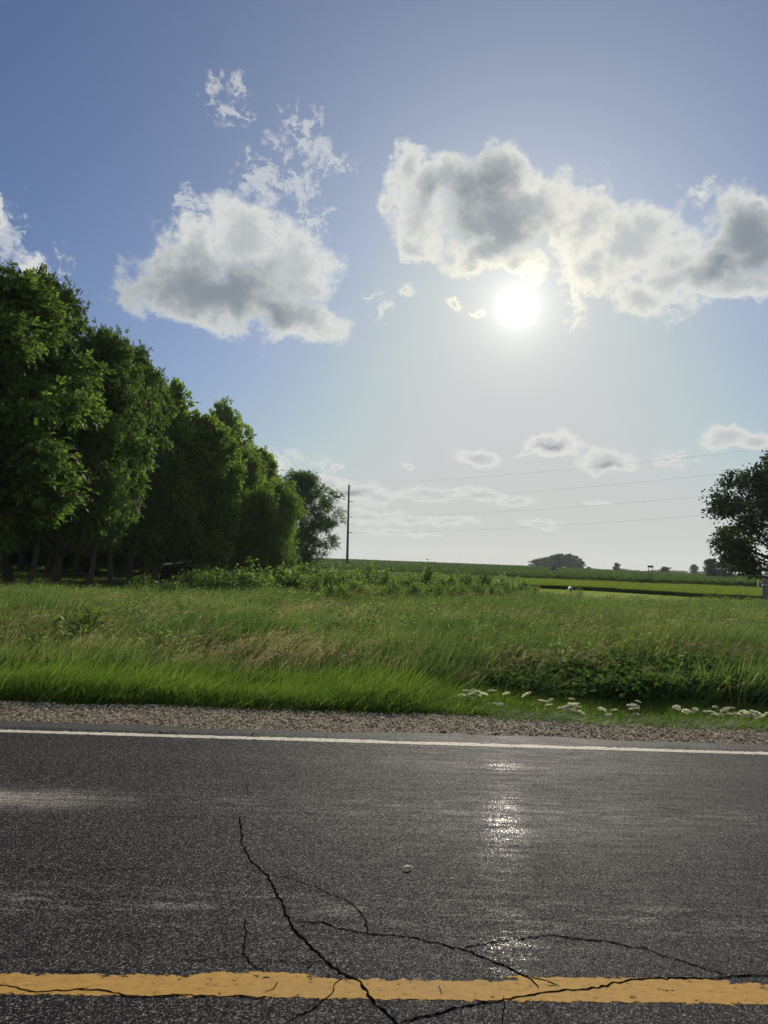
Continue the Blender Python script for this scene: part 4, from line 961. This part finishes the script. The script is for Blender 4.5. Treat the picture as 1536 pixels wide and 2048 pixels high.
for sx in (-.28, .28): B = Buf(); B.tube([(sx, .06, -.3), (sx, .06, hz_ + .2)], [.03, .03], 6); obj('post', B.mesh('post', M_metal), e)
M_white = plain_mat('white_plastic', (.6, .6, .58), .5, .3, .1)
p = on_ground(1141, 1184, 0); Yx = p[1]; p = at_depth(1141, 1179, 48); z = float(terrain(p[0], 48)); e = empty('utility_box', (p[0], 48, z)); tag(e, 'small white box on a short dark post at the corner of the lawn', 'box')
B = Buf(); B.box((0, 0, p[2] - z), (.13, .17, .07)); B.tube([(0, -.17, p[2] - z + .07), (0, .17, p[2] - z + .07)], [.125, .125], 8); obj('box', B.mesh('box', M_white), e)
B = Buf(); B.box((0, 0, (p[2] - z) / 2 - .1), (.05, .05, (p[2] - z) / 2)); obj('post', B.mesh('post', M_sign), e)
p = at_depth(1503, 1181, 86); z = float(terrain(p[0], 86)); e = empty('marker_post', (p[0], 86, z)); tag(e, 'thin pale marker post in front of the crop near the right edge', 'post')
B = Buf(); B.tube([(0, 0, -.2), (0, 0, 1.15)], [.05, .045], 8); B.tube([(0, 0, 1.15), (0, 0, 1.2)], [.045, .02], 8); obj('post', B.mesh('post', M_white), e); e.location.y = 84.5
p = on_ground(1533, 1217, 0); e = empty('wooden_post', (p[0], p[1], float(terrain(p[0], p[1])))); tag(e, 'thick grey weathered post standing by the driveway at the right edge', 'post')
M_grey = plain_mat('grey_timber', (.13, .13, .13), .8, .2, .35, 7, .5)
B = Buf(); B.tube([(0, 0, -.3), (.01, 0, .7), (0, 0, 1.36), (0, 0, 1.40)], [.19, .17, .165, .12], 8); obj('shaft', B.mesh('shaft', M_grey), e)
B = Buf(); 
for zz in (.35, 1.1): B.tube([(0, 0, zz - .03), (0, 0, zz + .03)], [.185, .185], 8)
obj('band', B.mesh('band', M_metal), e)
# shed
Yq = 52.0; p = at_depth(338, 1130, Yq); z = float(terrain(p[0], Yq)); e = empty('low_shed', (p[0] + .55, Yq, z), .35); tag(e, 'low dark wooden shed with a pale sloping roof among the tree trunks', 'shed')
M_wall = plain_mat('dark_boards', (.03, .026, .022), .9, .1, .3, 5); M_roof = plain_mat('pale_metal_roof', (.62, .54, .48), .5, .4, .15, 3)
hr = p[2] - z; B = Buf(); B.box((0, 0, (hr - .12) / 2), (1.1, .9, (hr - .12) / 2)); obj('wall', B.mesh('wall', M_wall), e)
v = np.array([[-1.35, -1.1, hr - .14], [1.25, -1.1, hr + .34], [1.25, 1.1, hr + .40], [-1.35, 1.1, hr - .08]]); v = np.concatenate([v, v + [0, 0, .05]])
obj('roof', mesh('roof', v, [[0, 3, 2, 1], [4, 5, 6, 7], [0, 1, 5, 4], [1, 2, 6, 5], [2, 3, 7, 6], [3, 0, 4, 7]], M_roof), e)
B = Buf(); B.box((.3, -.92, .5), (.3, .025, .48)); obj('door', B.mesh('door', plain_mat('door_boards', (.05, .042, .035), .9, .1)), e)

# the white feather on the road
g = np.random.default_rng(3); p = on_ground(814, 1738, 0); B = Buf(); xs_ = np.linspace(-.026, .026, 12); w = .011 * np.sin(np.linspace(.25, 3.0, 12))
for s in (-1, 1):
    v = np.concatenate([np.stack([xs_, 0 * xs_, .006 + .008 * (1 - (xs_ / .026) ** 2)], 1), np.stack([xs_ + .004, s * w, .0075 + .008 * (1 - (xs_ / .026) ** 2)], 1)])
    B.add(v, [[k, k + 1, k + 13, k + 12] for k in range(11)])
o = obj('feather', B.mesh('feather', M_petal), None, p + [0, 0, 0]); o.rotation_euler = (0, 0, .2); tag(o, 'small white curled feather lying on the middle of the lane', 'feather')

# ------------------------------------------------------------------ the hazy summer air
def m_haze():
    m, T = mat_new('haze'); out = T.n('ShaderNodeOutputMaterial'); v = T.n('ShaderNodeVolumePrincipled')
    v.inputs['Color'].default_value = (.86, .92, 1, 1); v.inputs['Density'].default_value = .00014; v.inputs['Anisotropy'].default_value = .35
    T.t.links.new(v.outputs[0], out.inputs['Volume']); return m
B = Buf(); B.box((0, 700, 17.5), (1150, 850, 24.5)); hz = obj('haze', B.mesh('haze', m_haze())); tag(hz, kind='stuff')
